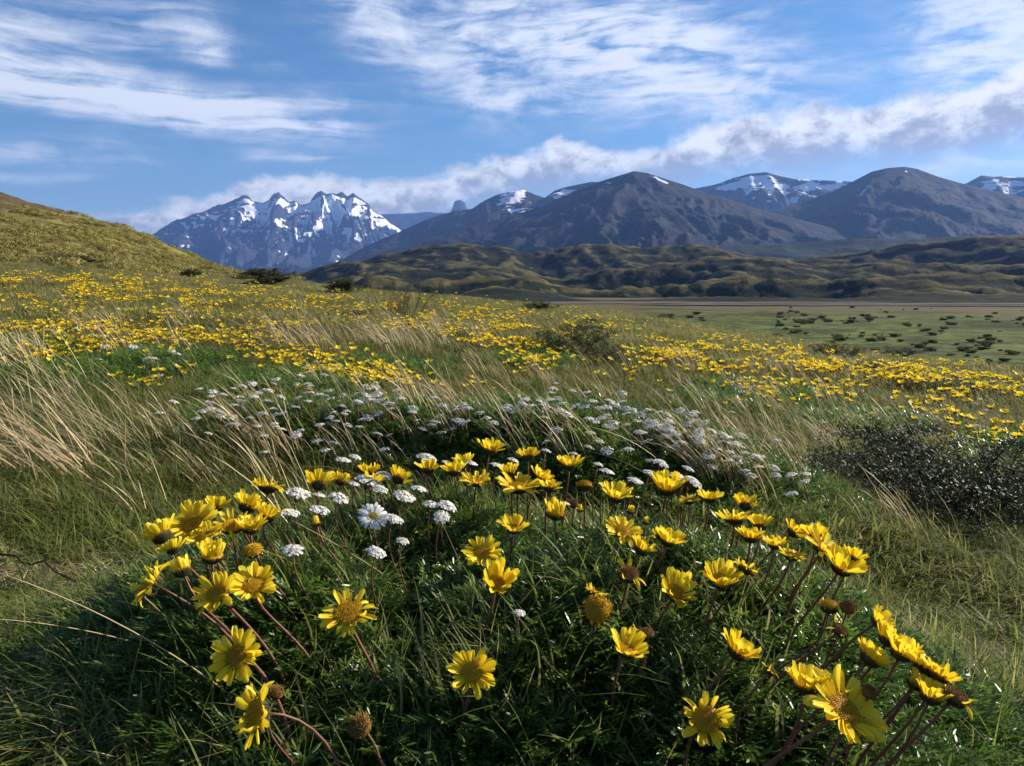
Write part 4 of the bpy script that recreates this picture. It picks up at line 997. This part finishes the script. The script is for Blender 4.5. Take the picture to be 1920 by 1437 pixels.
def white_flower(hx, hy, size, nrm, bx, by, kind, label, group='white flowers among the front daisies', d=None):
    d = d or dist_for(hy) - .01; root, head = rootpt(hx, hy, d, bx, by); n_ = Vector(nrm).normalized()
    rt = bpy.data.objects.new('white_flower', None); COL.objects.link(rt); rt.location = root; tag(rt, label, 'white flower', group)
    h = head - root; R = size / FP * d / 2; n_ = (n_ + Vector((.3, .08, 0))).normalized()
    o = obj('stem', stem_mesh(Vector((0, 0, -.01)), h - n_ * R * .5, n_, .0013, 16), rt)
    q = n_.to_track_quat('Z', 'Y') @ Quaternion((0, 0, 1), U(0, 6.28))
    me = WD[0] if kind == 'daisy' else CLU[kind]
    o = obj('ray_florets' if kind == 'daisy' else 'floret_cluster', me, rt); o.location = h; o.rotation_mode = 'QUATERNION'; o.rotation_quaternion = q; o.scale = (R, R * U(.85, 1), R)
    if kind == 'daisy':
        o = obj('calyx', CAL[0], rt); o.location = h - n_ * R * .05; o.rotation_mode = 'QUATERNION'; o.rotation_quaternion = q; o.scale = (R * .33,) * 3
WF = [
 (800, 860, 42, (0, -.1, 1), 800, 930, 0, 'tall white cluster standing behind a yellow daisy'),
 (643, 864, 30, (-.1, 0, 1), 650, 920, 3, 'left one of two joined white clusters at the back'), (666, 858, 26, (.1, 0, 1), 668, 915, 0, 'right one of two joined white clusters at the back'),
 (558, 926, 46, (0, -.1, 1), 562, 990, 0, 'large flat white cluster at the left end of the whites'), (600, 930, 26, (0, .1, 1), 602, 990, 1, 'small white cluster below the side-on yellow daisy'),
 (636, 935, 44, (.05, -.1, 1), 640, 995, 2, 'broad white cluster with a little yellow in it'), (664, 908, 26, (0, 0, 1), 680, 965, 1, 'small white cluster left of the tall joined whites'),
 (690, 902, 48, (0, -.15, 1), 700, 970, 1, 'wide domed white cluster in the middle of the whites'), (722, 893, 36, (.1, -.1, 1), 722, 960, 0, 'bright white cluster touching a yellow daisy turned away'),
 (712, 918, 32, (0, -.2, 1), 715, 980, 0, 'white cluster below the bright one'), (758, 932, 44, (.1, -.2, 1), 755, 1000, 3, 'creamy white cluster with yellow florets'), (785, 918, 34, (0, 0, 1), 788, 980, 1, 'greyish white cluster right of the creamy one'),
 (700, 968, 56, (-.1, -.75, .6), 706, 1050, 'daisy', 'big white daisy with yellow eye facing the viewer'), (736, 975, 46, (0, -.1, 1), 738, 1050, 0, 'flat white cluster just right of the big white daisy'),
 (808, 947, 34, (-.1, -.1, 1), 805, 1020, 1, 'left half of the long flat white cluster'), (838, 950, 44, (.1, -.1, 1), 835, 1030, 0, 'long flat white cluster right of centre of the whites'), (828, 970, 36, (0, -.5, .8), 818, 1060, 0, 'pinkish white cluster hanging below the long flat one'),
 (550, 1033, 40, (-.2, -.3, 1), 560, 1100, 1, 'lone white cluster low on the left'), (705, 1037, 42, (0, -.2, 1), 700, 1090, 0, 'ragged white cluster below the big white daisy'),
 (545, 963, 38, (0, 0, 1), 548, 1020, 2, 'dull white cluster under the large flat one'), (600, 958, 38, (.05, -.1, 1), 602, 1020, 1, 'flat white cluster above the closed bud'),
 (884, 870, 28, (0, 0, 1), 885, 930, 1, 'small white cluster left below the highest daisy'), (838, 868, 22, (0, 0, 1), 838, 920, 1, 'tiny white cluster left of the highest daisies'), (755, 1015, 26, (0, -.2, 1), 756, 1060, 2, 'small faded white cluster in the leaves'),
 (932, 874, 30, (0, 0, 1), 932, 925, 1, 'flat white cluster directly below the highest daisy'), (962, 864, 26, (.1, 0, 1), 962, 915, 1, 'small white cluster between the two highest daisies'),
 (1122, 872, 22, (0, 0, 1), 1122, 930, 0, 'small white head right of the V-shaped yellow daisy'), (1138, 886, 34, (0, 0, 1), 1137, 940, 1, 'rounded white cluster against the dark mound side'), (1190, 903, 34, (0, -.1, 1), 1192, 960, 3, 'cream cluster left of the large upright yellow daisy'),
 (1218, 888, 28, (0, -.1, 1), 1218, 950, 2, 'pale yellow-white cluster at the foot of the mound'), (1240, 870, 32, (.2, -.3, 1), 1245, 930, 0, 'bright white cluster above the large upright yellow daisy'), (1272, 898, 40, (.2, -.3, 1), 1275, 960, 0, 'big white cluster above the withered upright daisy'),
 (1300, 905, 38, (.3, -.3, 1), 1302, 965, 3, 'white cluster with yellow eyes touching the big one'), (1290, 880, 24, (.1, -.1, 1), 1292, 940, 0, 'topmost small white cluster of the right trio'), (1062, 945, 18, (0, 0, 1), 1064, 990, 1, 'very small white head behind the twisted yellow daisy'),
 (1024, 846, 20, (0, 0, 1), 1050, 880, 0, 'tiny round white head on a bent stalk'), (975, 1150, 24, (0, -.2, 1), 975, 1190, 1, 'small white tuft deep in the leaves at centre')]
for f_ in WF: white_flower(*f_)

# white flowers on the two mounds behind: each one a plant of its own
def small_white(seed):
    r_ = random.Random(seed); h = .10; mb = MB(); lx, ly = r_.uniform(-.03, .02), r_.uniform(-.02, .02)
    mb.tube(bez(Vector((0, 0, -.02)), Vector((0, 0, h * .4)), Vector((lx * .8, ly * .8, h * .7)), Vector((lx, ly, h)), 4), [.0012] * 5, 3, .2, .7, mi=2)
    st = mb.build('stem', [m_white, m_cream, m_stem])
    cl = cluster_mesh(seed + 40, 40, .12 if seed % 3 else .5, .2)
    return st, cl, Vector((lx, ly, h))
SWV = [small_white(i) for i in range(5)]
def plant_white(x, y, R, label, group, hh=1.):
    st, cl, tp = rng.choice(SWV); z = float(ground(x, y))
    rt = bpy.data.objects.new('small_white_flower', None); COL.objects.link(rt); rt.location = (x, y, z); rt.rotation_euler = (0, 0, U(-.6, .6)); rt.scale = (hh, hh, hh); tag(rt, label, 'white flower', group)
    obj('stem', st, rt); o = obj('floret_cluster', cl, rt, tp); o.scale = (R / hh,) * 3; o.rotation_euler = (U(-.25, .25), U(-.1, .5), U(0, 6))
def white_band(path, N, spread, label, group, rr):
    pts = []
    for _ in range(N * 6):
        k = U(0, len(path) - 1.001); i = int(k); x = path[i][0] + (path[i + 1][0] - path[i][0]) * (k - i); y = path[i][1] + (path[i + 1][1] - path[i][1]) * (k - i)
        x += rng.gauss(0, spread[0]); y += rng.gauss(0, spread[1])
        if all(abs(x - a) > 9 or abs(y - b) > 5 for a, b in pts): pts.append((x, y))
        if len(pts) >= N: break
    hx, hy, hz_, hr, ok = hit([p[0] for p in pts], [p[1] for p in pts], .09)
    for a, b, k in zip(hx, hy, ok):
        if k: plant_white(float(a), float(b), U(*rr), label, group, U(.75, 1.15))
white_band([(885, 800), (960, 775), (1060, 762), (1120, 765), (1200, 790), (1290, 820)], 72, (18, 14), 'small white flower along the crest of the centre mound', 'white flowers on the crest of the centre mound', (.015, .022))
white_band([(1190, 790), (1290, 818), (1380, 845), (1440, 868)], 42, (20, 20), 'small white flower on the right flank of the centre mound', 'white flowers on the right flank of the mound', (.015, .022))
white_band([(1020, 830), (1130, 830), (1180, 850)], 9, (50, 16), 'small white flower scattered on the dark side of the centre mound', 'white flowers on the dark side of the centre mound', (.015, .021))
white_band([(1440, 870), (1500, 905)], 7, (22, 20), 'small white flower at the right foot of the centre mound', 'white flowers at the foot of the centre mound', (.016, .022))
white_band([(370, 770), (470, 745), (590, 742), (700, 750), (740, 770)], 70, (26, 15), 'small white flower along the top of the left mound', 'white flowers along the top of the left mound', (.015, .023))
white_band([(400, 800), (540, 810), (640, 800), (760, 800), (850, 790)], 52, (34, 26), 'small white flower in the dark leaves of the left mound', 'white flowers in the leaves of the left mound', (.014, .021))
white_band([(480, 690), (640, 700), (780, 690)], 10, (60, 15), 'small white flower in the grass behind the left mound', 'white flowers behind the left mound', (.018, .024))
white_band([(60, 640), (230, 660), (330, 670)], 9, (40, 20), 'small white flower between the yellow flowers at far left', 'white flowers at the far left', (.024, .034))
white_band([(1720, 730), (1850, 770)], 12, (40, 12), 'small white flower on the slope at far right', 'white flowers on the right slope', (.018, .026))

# ------------------------------------------------------------------ yellow flowers of the meadow
def meadow_flower(seed):
    r_ = random.Random(seed); mb = MB(); h = .12; lx, ly = r_.uniform(-.03, .03), r_.uniform(-.02, .03)
    mb.tube([Vector((0, 0, -.02)), Vector((lx * .3, ly * .3, h * .6)), Vector((lx, ly, h))], [.0016] * 3, 3, .2, .6, mi=1)
    c = Vector((lx, ly, h)); n_ = 11; cup = r_.uniform(.3, .9); nrm = Vector((r_.uniform(-.3, .4), r_.uniform(-.5, .3), 1)).normalized(); a_ = nrm.cross(Vector((0, 1, .1))).normalized(); b_ = nrm.cross(a_); R = .027
    for k in range(n_):
        a = 2 * PI * k / n_ + r_.uniform(-.15, .15); d = a_ * math.cos(a) + b_ * math.sin(a); s_ = nrm.cross(d); q = cup + r_.uniform(-.25, .25); l = R * r_.uniform(.85, 1.15)
        v = d * math.cos(q) + nrm * math.sin(q)
        mb.strip([c + d * R * .2, c + v * l * .55 + d * R * .2, c + v * l * .9 + d * R * .2 - nrm * .001, c + v * l + d * R * .18], s_, [.006, .0135, .012, .004], .3, .9)
    for k in range(5): mb.face([c + (a_ * math.cos(o) + b_ * math.sin(o)) * .009 + nrm * .004 for o in (k * 1.26, k * 1.26 + 1.4, k * 1.26 + 2.8)], r_.random(), 2)
    mb.tube([c - nrm * .010, c - nrm * .004, c], [.003, .009, .010], 6, .2, .4, mi=3)
    return mb.build('meadow_flower', [m_petal, m_stem, m_disc, m_bract])
MF = [meadow_flower(i) for i in range(8)]
PATCH = [  # photo ellipses: x, y, half widths, number, phrase
 (140, 640, 120, 20, 130, 'in the long patch at the far left'), (330, 625, 90, 18, 80, 'in the patch left of the straw tussocks'), (210, 600, 160, 12, 70, 'in the row behind the far left patch'),
 (285, 700, 32, 12, 12, 'in the small clump below the far left patch'), (215, 705, 18, 6, 6, 'in the lone pair beside the small clump'), (60, 660, 50, 22, 40, 'at the very left edge'), (450, 628, 60, 16, 55, 'in the thin patch left of the white mound'),
 (560, 662, 110, 18, 110, 'in the left part of the arching band'), (660, 690, 90, 16, 130, 'in the middle of the arching band'), (740, 705, 60, 14, 60, 'in the right end of the arching band'), (800, 720, 40, 10, 14, 'in the loose tail of the arching band'),
 (760, 610, 70, 9, 55, 'in the strip before the bare bush'), (1000, 672, 70, 16, 75, 'in the patch left of the centre bushes'), (890, 718, 50, 6, 6, 'standing alone in the centre grass'),
 (1440, 722, 110, 28, 190, 'in the big clump on the right'), (1580, 735, 110, 20, 90, 'in the right end of the big clump'), (1720, 765, 90, 16, 80, 'in the band above the thorny shrub'), (1860, 812, 80, 18, 80, 'in the patch behind the thorny shrub'), (1800, 790, 60, 10, 30, 'in the band above the thorny shrub'),
 (1380, 768, 40, 6, 7, 'at the foot of the big clump'), (1240, 668, 90, 16, 110, 'in the band right of the centre bushes'), (1340, 690, 80, 14, 80, 'in the band right of the centre bushes')]
cand = []
for ex, ey, rx, ry, N, ph in PATCH:
    for _ in range(int(N * .95)): cand.append((ex + rng.gauss(0, .5) * rx, ey + rng.gauss(0, .5) * ry, ph))
FAR_P = [(120, 535, 200, 18, 1100), (300, 565, 320, 20, 1000), (100, 600, 180, 22, 500), (330, 610, 160, 14, 300), (560, 600, 220, 14, 200), (600, 565, 260, 14, 420), (760, 585, 140, 10, 150), (900, 590, 140, 16, 330), (1050, 610, 160, 16, 380), (1000, 640, 160, 12, 200), (1180, 640, 200, 16, 330),
         (1350, 662, 220, 13, 330), (1560, 690, 240, 14, 330), (1740, 712, 200, 15, 280), (1860, 738, 140, 14, 120), (880, 630, 80, 20, 110), (380, 545, 220, 10, 300), (1750, 690, 160, 8, 120), (500, 640, 500, 50, 160), (1300, 700, 500, 40, 160)]
for ex, ey, rx, ry, N in FAR_P:
    for _ in range(int(N * 1.9)):
        u_, v_ = ex + rng.gauss(0, .55) * rx, ey + rng.gauss(0, .55) * ry; cand.append((u_, v_, None))
qx = np.array([c[0] for c in cand]); qy = np.array([c[1] for c in cand])
cl_ = perlin(qx / 34., qy / 9., 3) + .5 * perlin(qx / 12., qy / 4., 4)
hx, hy, hz_, hr, ok = hit(qx, qy, .11)
rc, te = crest(np.arctan2(hx, hy)); ok &= hr < rc * 1.03
keep = [i for i in range(len(cand)) if ok[i] and (cl_[i] > (.02 if cand[i][2] is None else (-.35 if qx[i] < 1100 else .08))) and (hr[i] > 2.9)]
keep = [i for i in keep if not (cand[i][2] is None and perlin(hx[i:i+1] / 1.1, hy[i:i+1] / 1.6, 19)[0] < -.05)]
single = sorted([i for i in keep if cand[i][2]], key=lambda i: hr[i])[:225]; ss_ = set(single)
for i in single:
    x, y = float(hx[i]) + U(-.03, .03), float(hy[i]) + U(-.05, .05)
    o = obj('yellow_meadow_flower', rng.choice(MF)); o.location = (x, y, float(ground(x, y)) + U(-.015, .02)); s = U(.85, 1.2) * float(np.clip(np.interp(qy[i], [530, 600, 650, 700, 750, 800], [4.2, 6.3, 9.5, 12, 13.5, 15.5]) * hr[i] / 75, .5, 1.25)) * (1. if qx[i] < 900 else .76); o.scale = (s, s, s); o.rotation_euler = (U(-.2, .2), U(-.2, .2), U(0, 6.28))
    tag(o, 'yellow flower ' + cand[i][2], 'yellow flower', 'yellow flowers ' + cand[i][2])
rest_ = [i for i in keep if i not in ss_]
G_fl = hidden('meadow_flower', MF)
x = hx[rest_] + NR.uniform(-.06, .06, len(rest_)) * (1 + .03 * hr[rest_]); y = hy[rest_] + NR.uniform(-.1, .1, len(rest_)) * (1 + .1 * hr[rest_])
lay('yellow_flower_carpet', G_fl, 8, x, y, np.where(qx[rest_] > 1000, .82, 1.) * (.85 + .4 * NR.rand(len(x))) * np.clip(np.interp(qy[rest_], [530, 600, 650, 700, 750, 800], [4.2, 6.3, 9.5, 12, 13.5, 15.5]) * hr[rest_] / 75, .5, 1.5), .3)
# ------------------------------------------------------------------ shrubs
def shrub_meshes(seed, wd, ht, n_main, twig_lv, leaves, leaf_s, thorn=True, flat=.6, r0=.006, spread=1., mi_leaf=None, tw=None, lv=None, step=8):
    r_ = random.Random(seed); B = MB(); Lf = MB(); ends = []
    def grow(p, d, l, r, lv_):
        n_ = step; pts = [p.copy()]; rs = [r]
        for k in range(n_):
            d = (d + Vector((r_.uniform(-1, 1), r_.uniform(-1, 1), r_.uniform(-.6, .7))) * .34).normalized()
            if pts[-1].z > ht: d.z = -abs(d.z) * .3; d.normalize()
            if pts[-1].z < .02: d.z = abs(d.z)
            pts.append(pts[-1] + d * l / n_); rs.append(r * (1 - .75 * (k + 1) / n_))
        t = r_.uniform(.1, .8)
        B.tube(pts, rs, 3 if lv_ else 4, t, t, cap=False)
        if lv_ < twig_lv:
            for _ in range(4 if lv_ else 6):
                k = r_.randint(2, n_); dd = (d + Vector((r_.uniform(-1, 1), r_.uniform(-1, 1), r_.uniform(-.3, .9))) * .9).normalized(); grow(pts[k], dd, l * r_.uniform(.35, .6), rs[k] * .7, lv_ + 1)
        if lv_ >= twig_lv - 1:
            for k in range(1, n_ + 1):
                if thorn:
                    q = Vector((r_.uniform(-1, 1), r_.uniform(-1, 1), r_.uniform(-.3, 1))).normalized() * l * r_.uniform(.05, .12); B.strip([pts[k], pts[k] + q], q.cross(Vector((.3, .2, 1))).normalized(), [rs[k] * 1.5, 0], t)
                for _ in range(leaves):
                    q = Vector((r_.uniform(-1, 1), r_.uniform(-1, 1), r_.uniform(-.4, 1))).normalized(); s = leaf_s * r_.uniform(.6, 1.3); sd_ = q.cross(Vector((r_.uniform(-1, 1), r_.uniform(-1, 1), 1))).normalized(); o = pts[k] + Vector((r_.uniform(-1, 1), r_.uniform(-1, 1), r_.uniform(-1, 1))) * leaf_s
                    Lf.strip([o, o + q * s * .5, o + q * s], sd_, [s * .15, s * .45, 0], r_.random())
    for i in range(n_main):
        a = r_.uniform(0, 2 * PI); e = r_.uniform(.1, 1.3) * flat + .15; d = Vector((math.cos(a) * math.cos(e) * spread, math.sin(a) * math.cos(e), math.sin(e) + .1)).normalized()
        b = Vector((math.cos(a) * wd * .18 * r_.random(), math.sin(a) * wd * .18 * r_.random(), -.02)); grow(b, d, wd * r_.uniform(.32, .55), r0 * r_.uniform(.7, 1.2), 0)
    return B.build('branches', tw or m_twig), (Lf.build('leaves', lv or m_dark, False) if Lf.f else None)
def shrub(name, x, y, ms, label, cat='bush', group=None, sc=(1, 1, 1), rz=None, z=None, dz=0):
    rt = bpy.data.objects.new(name, None); COL.objects.link(rt); rt.location = (x, y, (float(ground(x, y)) if z is None else z) + dz); rt.rotation_euler = (0, 0, U(0, 6.28) if rz is None else rz); rt.scale = sc; tag(rt, label, cat, group)
    obj('branches', ms[0], rt)
    if ms[1]: obj('leaves', ms[1], rt)
    return rt
def spot(px, py):
    a, b, c, d, ok = hit([px], [py]); return float(a[0]), float(b[0]), float(d[0])
# dark thorny shrub at the right
x, y, d = spot(1820, 975)
TS = shrub_meshes(3, 1.0, .22, 34, 2, 4, .013, True, .8, .0055, 1.2)
shrub('thorny_shrub', x, y + .1, TS, 'low dark thorny shrub with tiny grey leaves at the right', 'shrub', rz=0)
TS2 = shrub_meshes(5, .55, .22, 12, 2, 1, .009, True, .8, .005)
x, y, d = spot(1690, 935); shrub('thorny_shrub', x, y, TS2, 'sparse left arm of dark thorny twigs beside the low shrub', 'shrub', rz=1.)
BB = shrub_meshes(9, 1.5, .8, 14, 2, 0, .02, True, 1., .011, tw=m_dryt)
DB = shrub_meshes(12, 1.3, .5, 16, 2, 3, .028, True, .8, .010, lv=m_scrub)
DB2 = shrub_meshes(15, 1.2, .45, 14, 2, 2, .026, True, .8, .010, tw=m_dryt, lv=m_scrub)
RB = shrub_meshes(21, 1.6, .9, 16, 2, 4, .05, False, 1., .012, lv=m_scrub, step=6)
def put(name, px, py, ms, wpx, label, hz=1., cat='bush', w0=1.3):
    x, y, d = spot(px, py); s = wpx / FP * d / w0; return shrub(name, x, y, ms, label, cat, sc=(s, s, s * hz))
put('bare_bush', 768, 604, BB, 110, 'bare brown twiggy bush on the flowery rise near the centre', 1.6, w0=1.35)
put('dark_bush', 1075, 672, DB, 130, 'dark leafy bush among yellow flowers right of centre', 1.1)
put('grey_bush', 1150, 690, DB2, 110, 'grey-brown bush adjoining the dark leafy one on its right')
put('dark_bush', 660, 600, DB, 60, 'small dark bush left of the bare brown one', .7)
put('green_bush', 505, 533, RB, 85, 'wide olive bush where the hill meets the meadow', .5, w0=1.5)
put('green_bush', 480, 522, RB, 50, 'smaller olive bush on the left end of the wide one', .5, w0=1.5)
put('green_bush', 645, 550, RB, 62, 'olive bush on the skyline of the rise', .7, w0=1.5)
put('green_bush', 152, 497, RB, 75, 'dark bush alone on the lower left hillside', .32, w0=1.5)
put('green_bush', 356, 519, RB, 42, 'small dark bush at the foot of the left hill', .45, w0=1.5)
put('green_bush', 1010, 583, RB, 66, 'low dark bush on the edge of the rise above the valley', .4, w0=1.5)
put('dark_bush', 1570, 675, DB, 80, 'bush on the slope edge in front of the green flat', .8)
put('dark_bush', 1640, 705, DB2, 70, 'dark bush behind the big clump of yellow flowers', .8)
put('dark_bush', 1740, 738, DB, 95, 'broad dark bush above the band of flowers at right', .6)
put('dark_bush', 1840, 748, DB2, 95, 'grey-green bush near the right edge behind the flowers', .7)
put('dark_bush', 1690, 668, DB, 60, 'bush at the right rim of the meadow', .6)
put('dark_bush', 1100, 610, DB2, 60, 'low bush among far flowers right of the bare bush', .5)
put('dark_bush', 1260, 650, DB, 46, 'small dark bush in the yellow band below the flat', .5)
put('dark_bush', 1345, 692, DB2, 60, 'straggly bush left of the big clump of yellow flowers', .7)
# bushes dotted over the valley floor
VB = [shrub_meshes(40 + i, 3.0, 1.3, 12, 1, 9, .22, False, .9, .015, lv=m_vscrub, step=6) for i in range(4)]
vr = random.Random(8); done = 0
def vspot(px, py):
    X, Y, Z = raydir(px, py); k = VALLEY / float(Z) if float(Z) < -1e-4 else 0; return float(X) * k, float(Y) * k
bands = [(1150, 2000, 574, 600, 110), (1000, 1500, 582, 640, 190), (1500, 2000, 600, 660, 220), (1280, 1700, 590, 625, 40), (1750, 2050, 640, 700, 26)]
for x0, x1, y0, y1, N in bands:
    for _ in range(N):
        px, py = vr.uniform(x0, x1), vr.uniform(y0, y1)
        if float(perlin(np.array([px / 90.]), np.array([py / 16.]), 6)[0]) < .02: continue
        x, y = vspot(px, py); rr = math.hypot(x, y); az = math.atan2(x, y); rc, te = crest(az)
        if VALLEY / rr > te - .002 + 0 and VALLEY / rr > te: pass
        if VALLEY / rr < float(te) * 1.0 - .002: continue
        if rr > 420: continue
        s = vr.uniform(.16, .62) * (1 + .4 * (rr > 200)); ms = VB[vr.randint(0, 3)]
        rt = bpy.data.objects.new('valley_bush', None); COL.objects.link(rt); rt.location = (x, y, VALLEY - .05); rt.rotation_euler = (0, 0, vr.uniform(0, 6)); rt.scale = (s * vr.uniform(.9, 1.6), s, s * .8)
        tag(rt, 'dark low bush dotted over the green valley flat', 'bush', 'bushes on the valley flat'); obj('branches', ms[0], rt); obj('leaves', ms[1], rt)

# dry tussock at the far left: long pale blades swept to the left
def tussock(seed, n_, L, wd, spread):
    r_ = random.Random(seed); mb = MB()
    for _ in range(n_):
        bx, by = r_.gauss(0, spread), r_.gauss(0, spread * .6); l = L * r_.uniform(.5, 1.1); lean = r_.gauss(.6, .32); yy = r_.uniform(-.45, .45)
        pts = []
        for j in range(8):
            s = j / 7; pts.append(Vector((bx - l * lean * s ** 1.12, by + l * yy * s, -.02 + l * (.95 * s - .42 * lean * s * s))))
        t = r_.uniform(.1, 1); sid = Vector((r_.uniform(-.3, .3), .6, 1)).normalized(); w_ = wd * r_.uniform(.5, 1.2)
        mb.strip(pts, sid, [w_, w_, w_ * .9, w_ * .8, w_ * .65, w_ * .5, w_ * .3, 0], t, min(1, t + .2))
    return mb.build('grass_tussock', m_straw)
for px, py, n_, L, wd, sp, lb in ((130, 905, 95, .42, .0052, .11, 'large dry straw tussock bent left at the far left'), (30, 860, 55, .42, .0050, .12, 'dry tussock cut by the left edge'), (215, 850, 60, .42, .003, .10, 'thin dry tussock behind the large left one'),
                                  (1440, 905, 40, .38, .0022, .09, 'tall windblown stalks at the right foot of the white mound'), (1340, 880, 16, .40, .0022, .10, 'windblown stalks on the right flank of the white mound'),
                                  (560, 655, 60, .6, .006, .14, 'pale tussock in the middle distance left'), (735, 650, 60, .6, .005, .16, 'pale tussock below the bare bush'), (1580, 850, 50, .45, .003, .09, 'sparse dry stalks left of the thorny shrub'), (1760, 850, 45, .45, .003, .12, 'dry stalks rising from the thorny shrub'),
                                  (60, 730, 40, .5, .005, .16, 'pale dry tussock at the left edge below the flowers')):
    x, y, d = spot(px, py); o = obj('grass_tussock', tussock(int(px), n_, L, wd, sp)); o.location = (x, y, float(ground(x, y))); tag(o, lb, 'tussock', 'dry grass tussocks')
# dead sticks, single straws lying over the grass
def stick(px0, py0, px1, py1, r0, lift, label, material, name='dead_stick', kink=.02):
    x0, y0, _ = spot(px0, py0); x1, y1, _ = spot(px1, py1); a = Vector((x0, y0, float(ground(x0, y0)) + lift)); b = Vector((x1, y1, float(ground(x1, y1)) + lift * .6)); L = (b - a).length
    pts = [a.lerp(b, k / 8) + Vector((rng.gauss(0, kink), rng.gauss(0, kink), abs(rng.gauss(0, kink)))) * L for k in range(9)]
    o = a.copy(); mb = MB(); mb.tube([p - o for p in pts], [r0 * (1 - .07 * k) for k in range(9)], 5, .2, .8)
    for k in (3, 5, 6): mb.tube([pts[k] - o, pts[k] - o + Vector((rng.gauss(0, .1), rng.gauss(0, .1), .08)) * L], [r0 * .5, r0 * .2], 4, .4)
    q = obj(name, mb.build(name, material)); q.location = o; tag(q, label, 'stick')
stick(1925, 1400, 1850, 1285, .0045, .03, 'dark crooked dead stick at the lower right edge', m_twig)
stick(-10, 1065, 150, 1120, .003, .035, 'thin dark dead stick at the left edge', m_twig)
stick(190, 980, 250, 930, .0016, .03, 'pale forked dry twig in the grass at left', m_litter)
stick(180, 1410, 300, 1385, .0018, .03, 'pale dry twig on the ground at lower left', m_litter)
stick(1690, 1060, 1640, 1010, .0015, .04, 'thin bleached twig in the grass right of the trio', m_litter)
def straw_arc(px0, py0, px1, py1, arch, wd, label):
    """one long dry stalk: foot at the first photo point, tip at the second"""
    x0, y0, d = spot(px0, py0); a = Vector((x0, y0, float(ground(x0, y0)))); b = at(px1, py1, max(.5, min(d, 9) * .97)); b.z = max(b.z, float(ground(b.x, b.y)) + .01)
    m_ = a.lerp(b, .5) + Vector((0, 0, arch)); pts = [a * (1 - t) ** 2 + m_ * 2 * t * (1 - t) + b * t * t for t in [k / 10 for k in range(11)]]
    mb = MB(); mb.tube([p - a for p in pts], [wd * (1.1 - .08 * k) for k in range(11)], 4, .35, .9); o = obj('dry_stalk', mb.build('dry_stalk', m_straw)); o.location = a; tag(o, label, 'stalk', 'single dry stalks')
for q in ((440, 1315, 0, 1075, .03, .0011, 'long pale stalk arching over the lower left corner'), (290, 1225, -20, 1160, .015, .0009, 'pale stalk lying nearly level at the left edge'), (640, 1010, 540, 870, .01, .0008, 'thin stalk leaning over the upper left daisies'),
          (760, 1110, 545, 975, .01, .0008, 'long thin stalk crossing the white clusters'), (875, 1090, 828, 980, .004, .0010, 'reddish straw leaning left in the centre leaves'), (340, 1190, 170, 1040, .01, .0009, 'thin pale stalk in the grass at left'),
          (1340, 880, 1110, 640, .03, .0013, 'tall stalk sweeping up over the white mound'), (1260, 880, 1000, 690, .03, .0013, 'tall stalk leaning across the top of the white mound'), (1720, 860, 1660, 725, .03, .0013, 'tall curved stalk left above the thorny shrub'), (1800, 860, 1740, 735, .03, .0013, 'tall pale stalk above the thorny shrub'),
          (570, 900, 420, 700, .03, .0012, 'tall stalk leaning over the left mound'), (640, 870, 520, 700, .02, .0011, 'second tall stalk over the left mound'), (330, 860, 180, 690, .03, .0013, 'golden curved stalk at left'), (1000, 900, 900, 720, .02, .0011, 'tall stalk left of the highest daisies'),
          (1660, 940, 1560, 740, .03, .0012, 'tall stalk left of the thorny shrub'), (1560, 1120, 1500, 900, .01, .0009, 'upright stalk behind the right-hand trio'), (940, 1180, 1090, 1010, .01, .0008, 'fine stalk slanting right in the centre leaves')): straw_arc(*q)
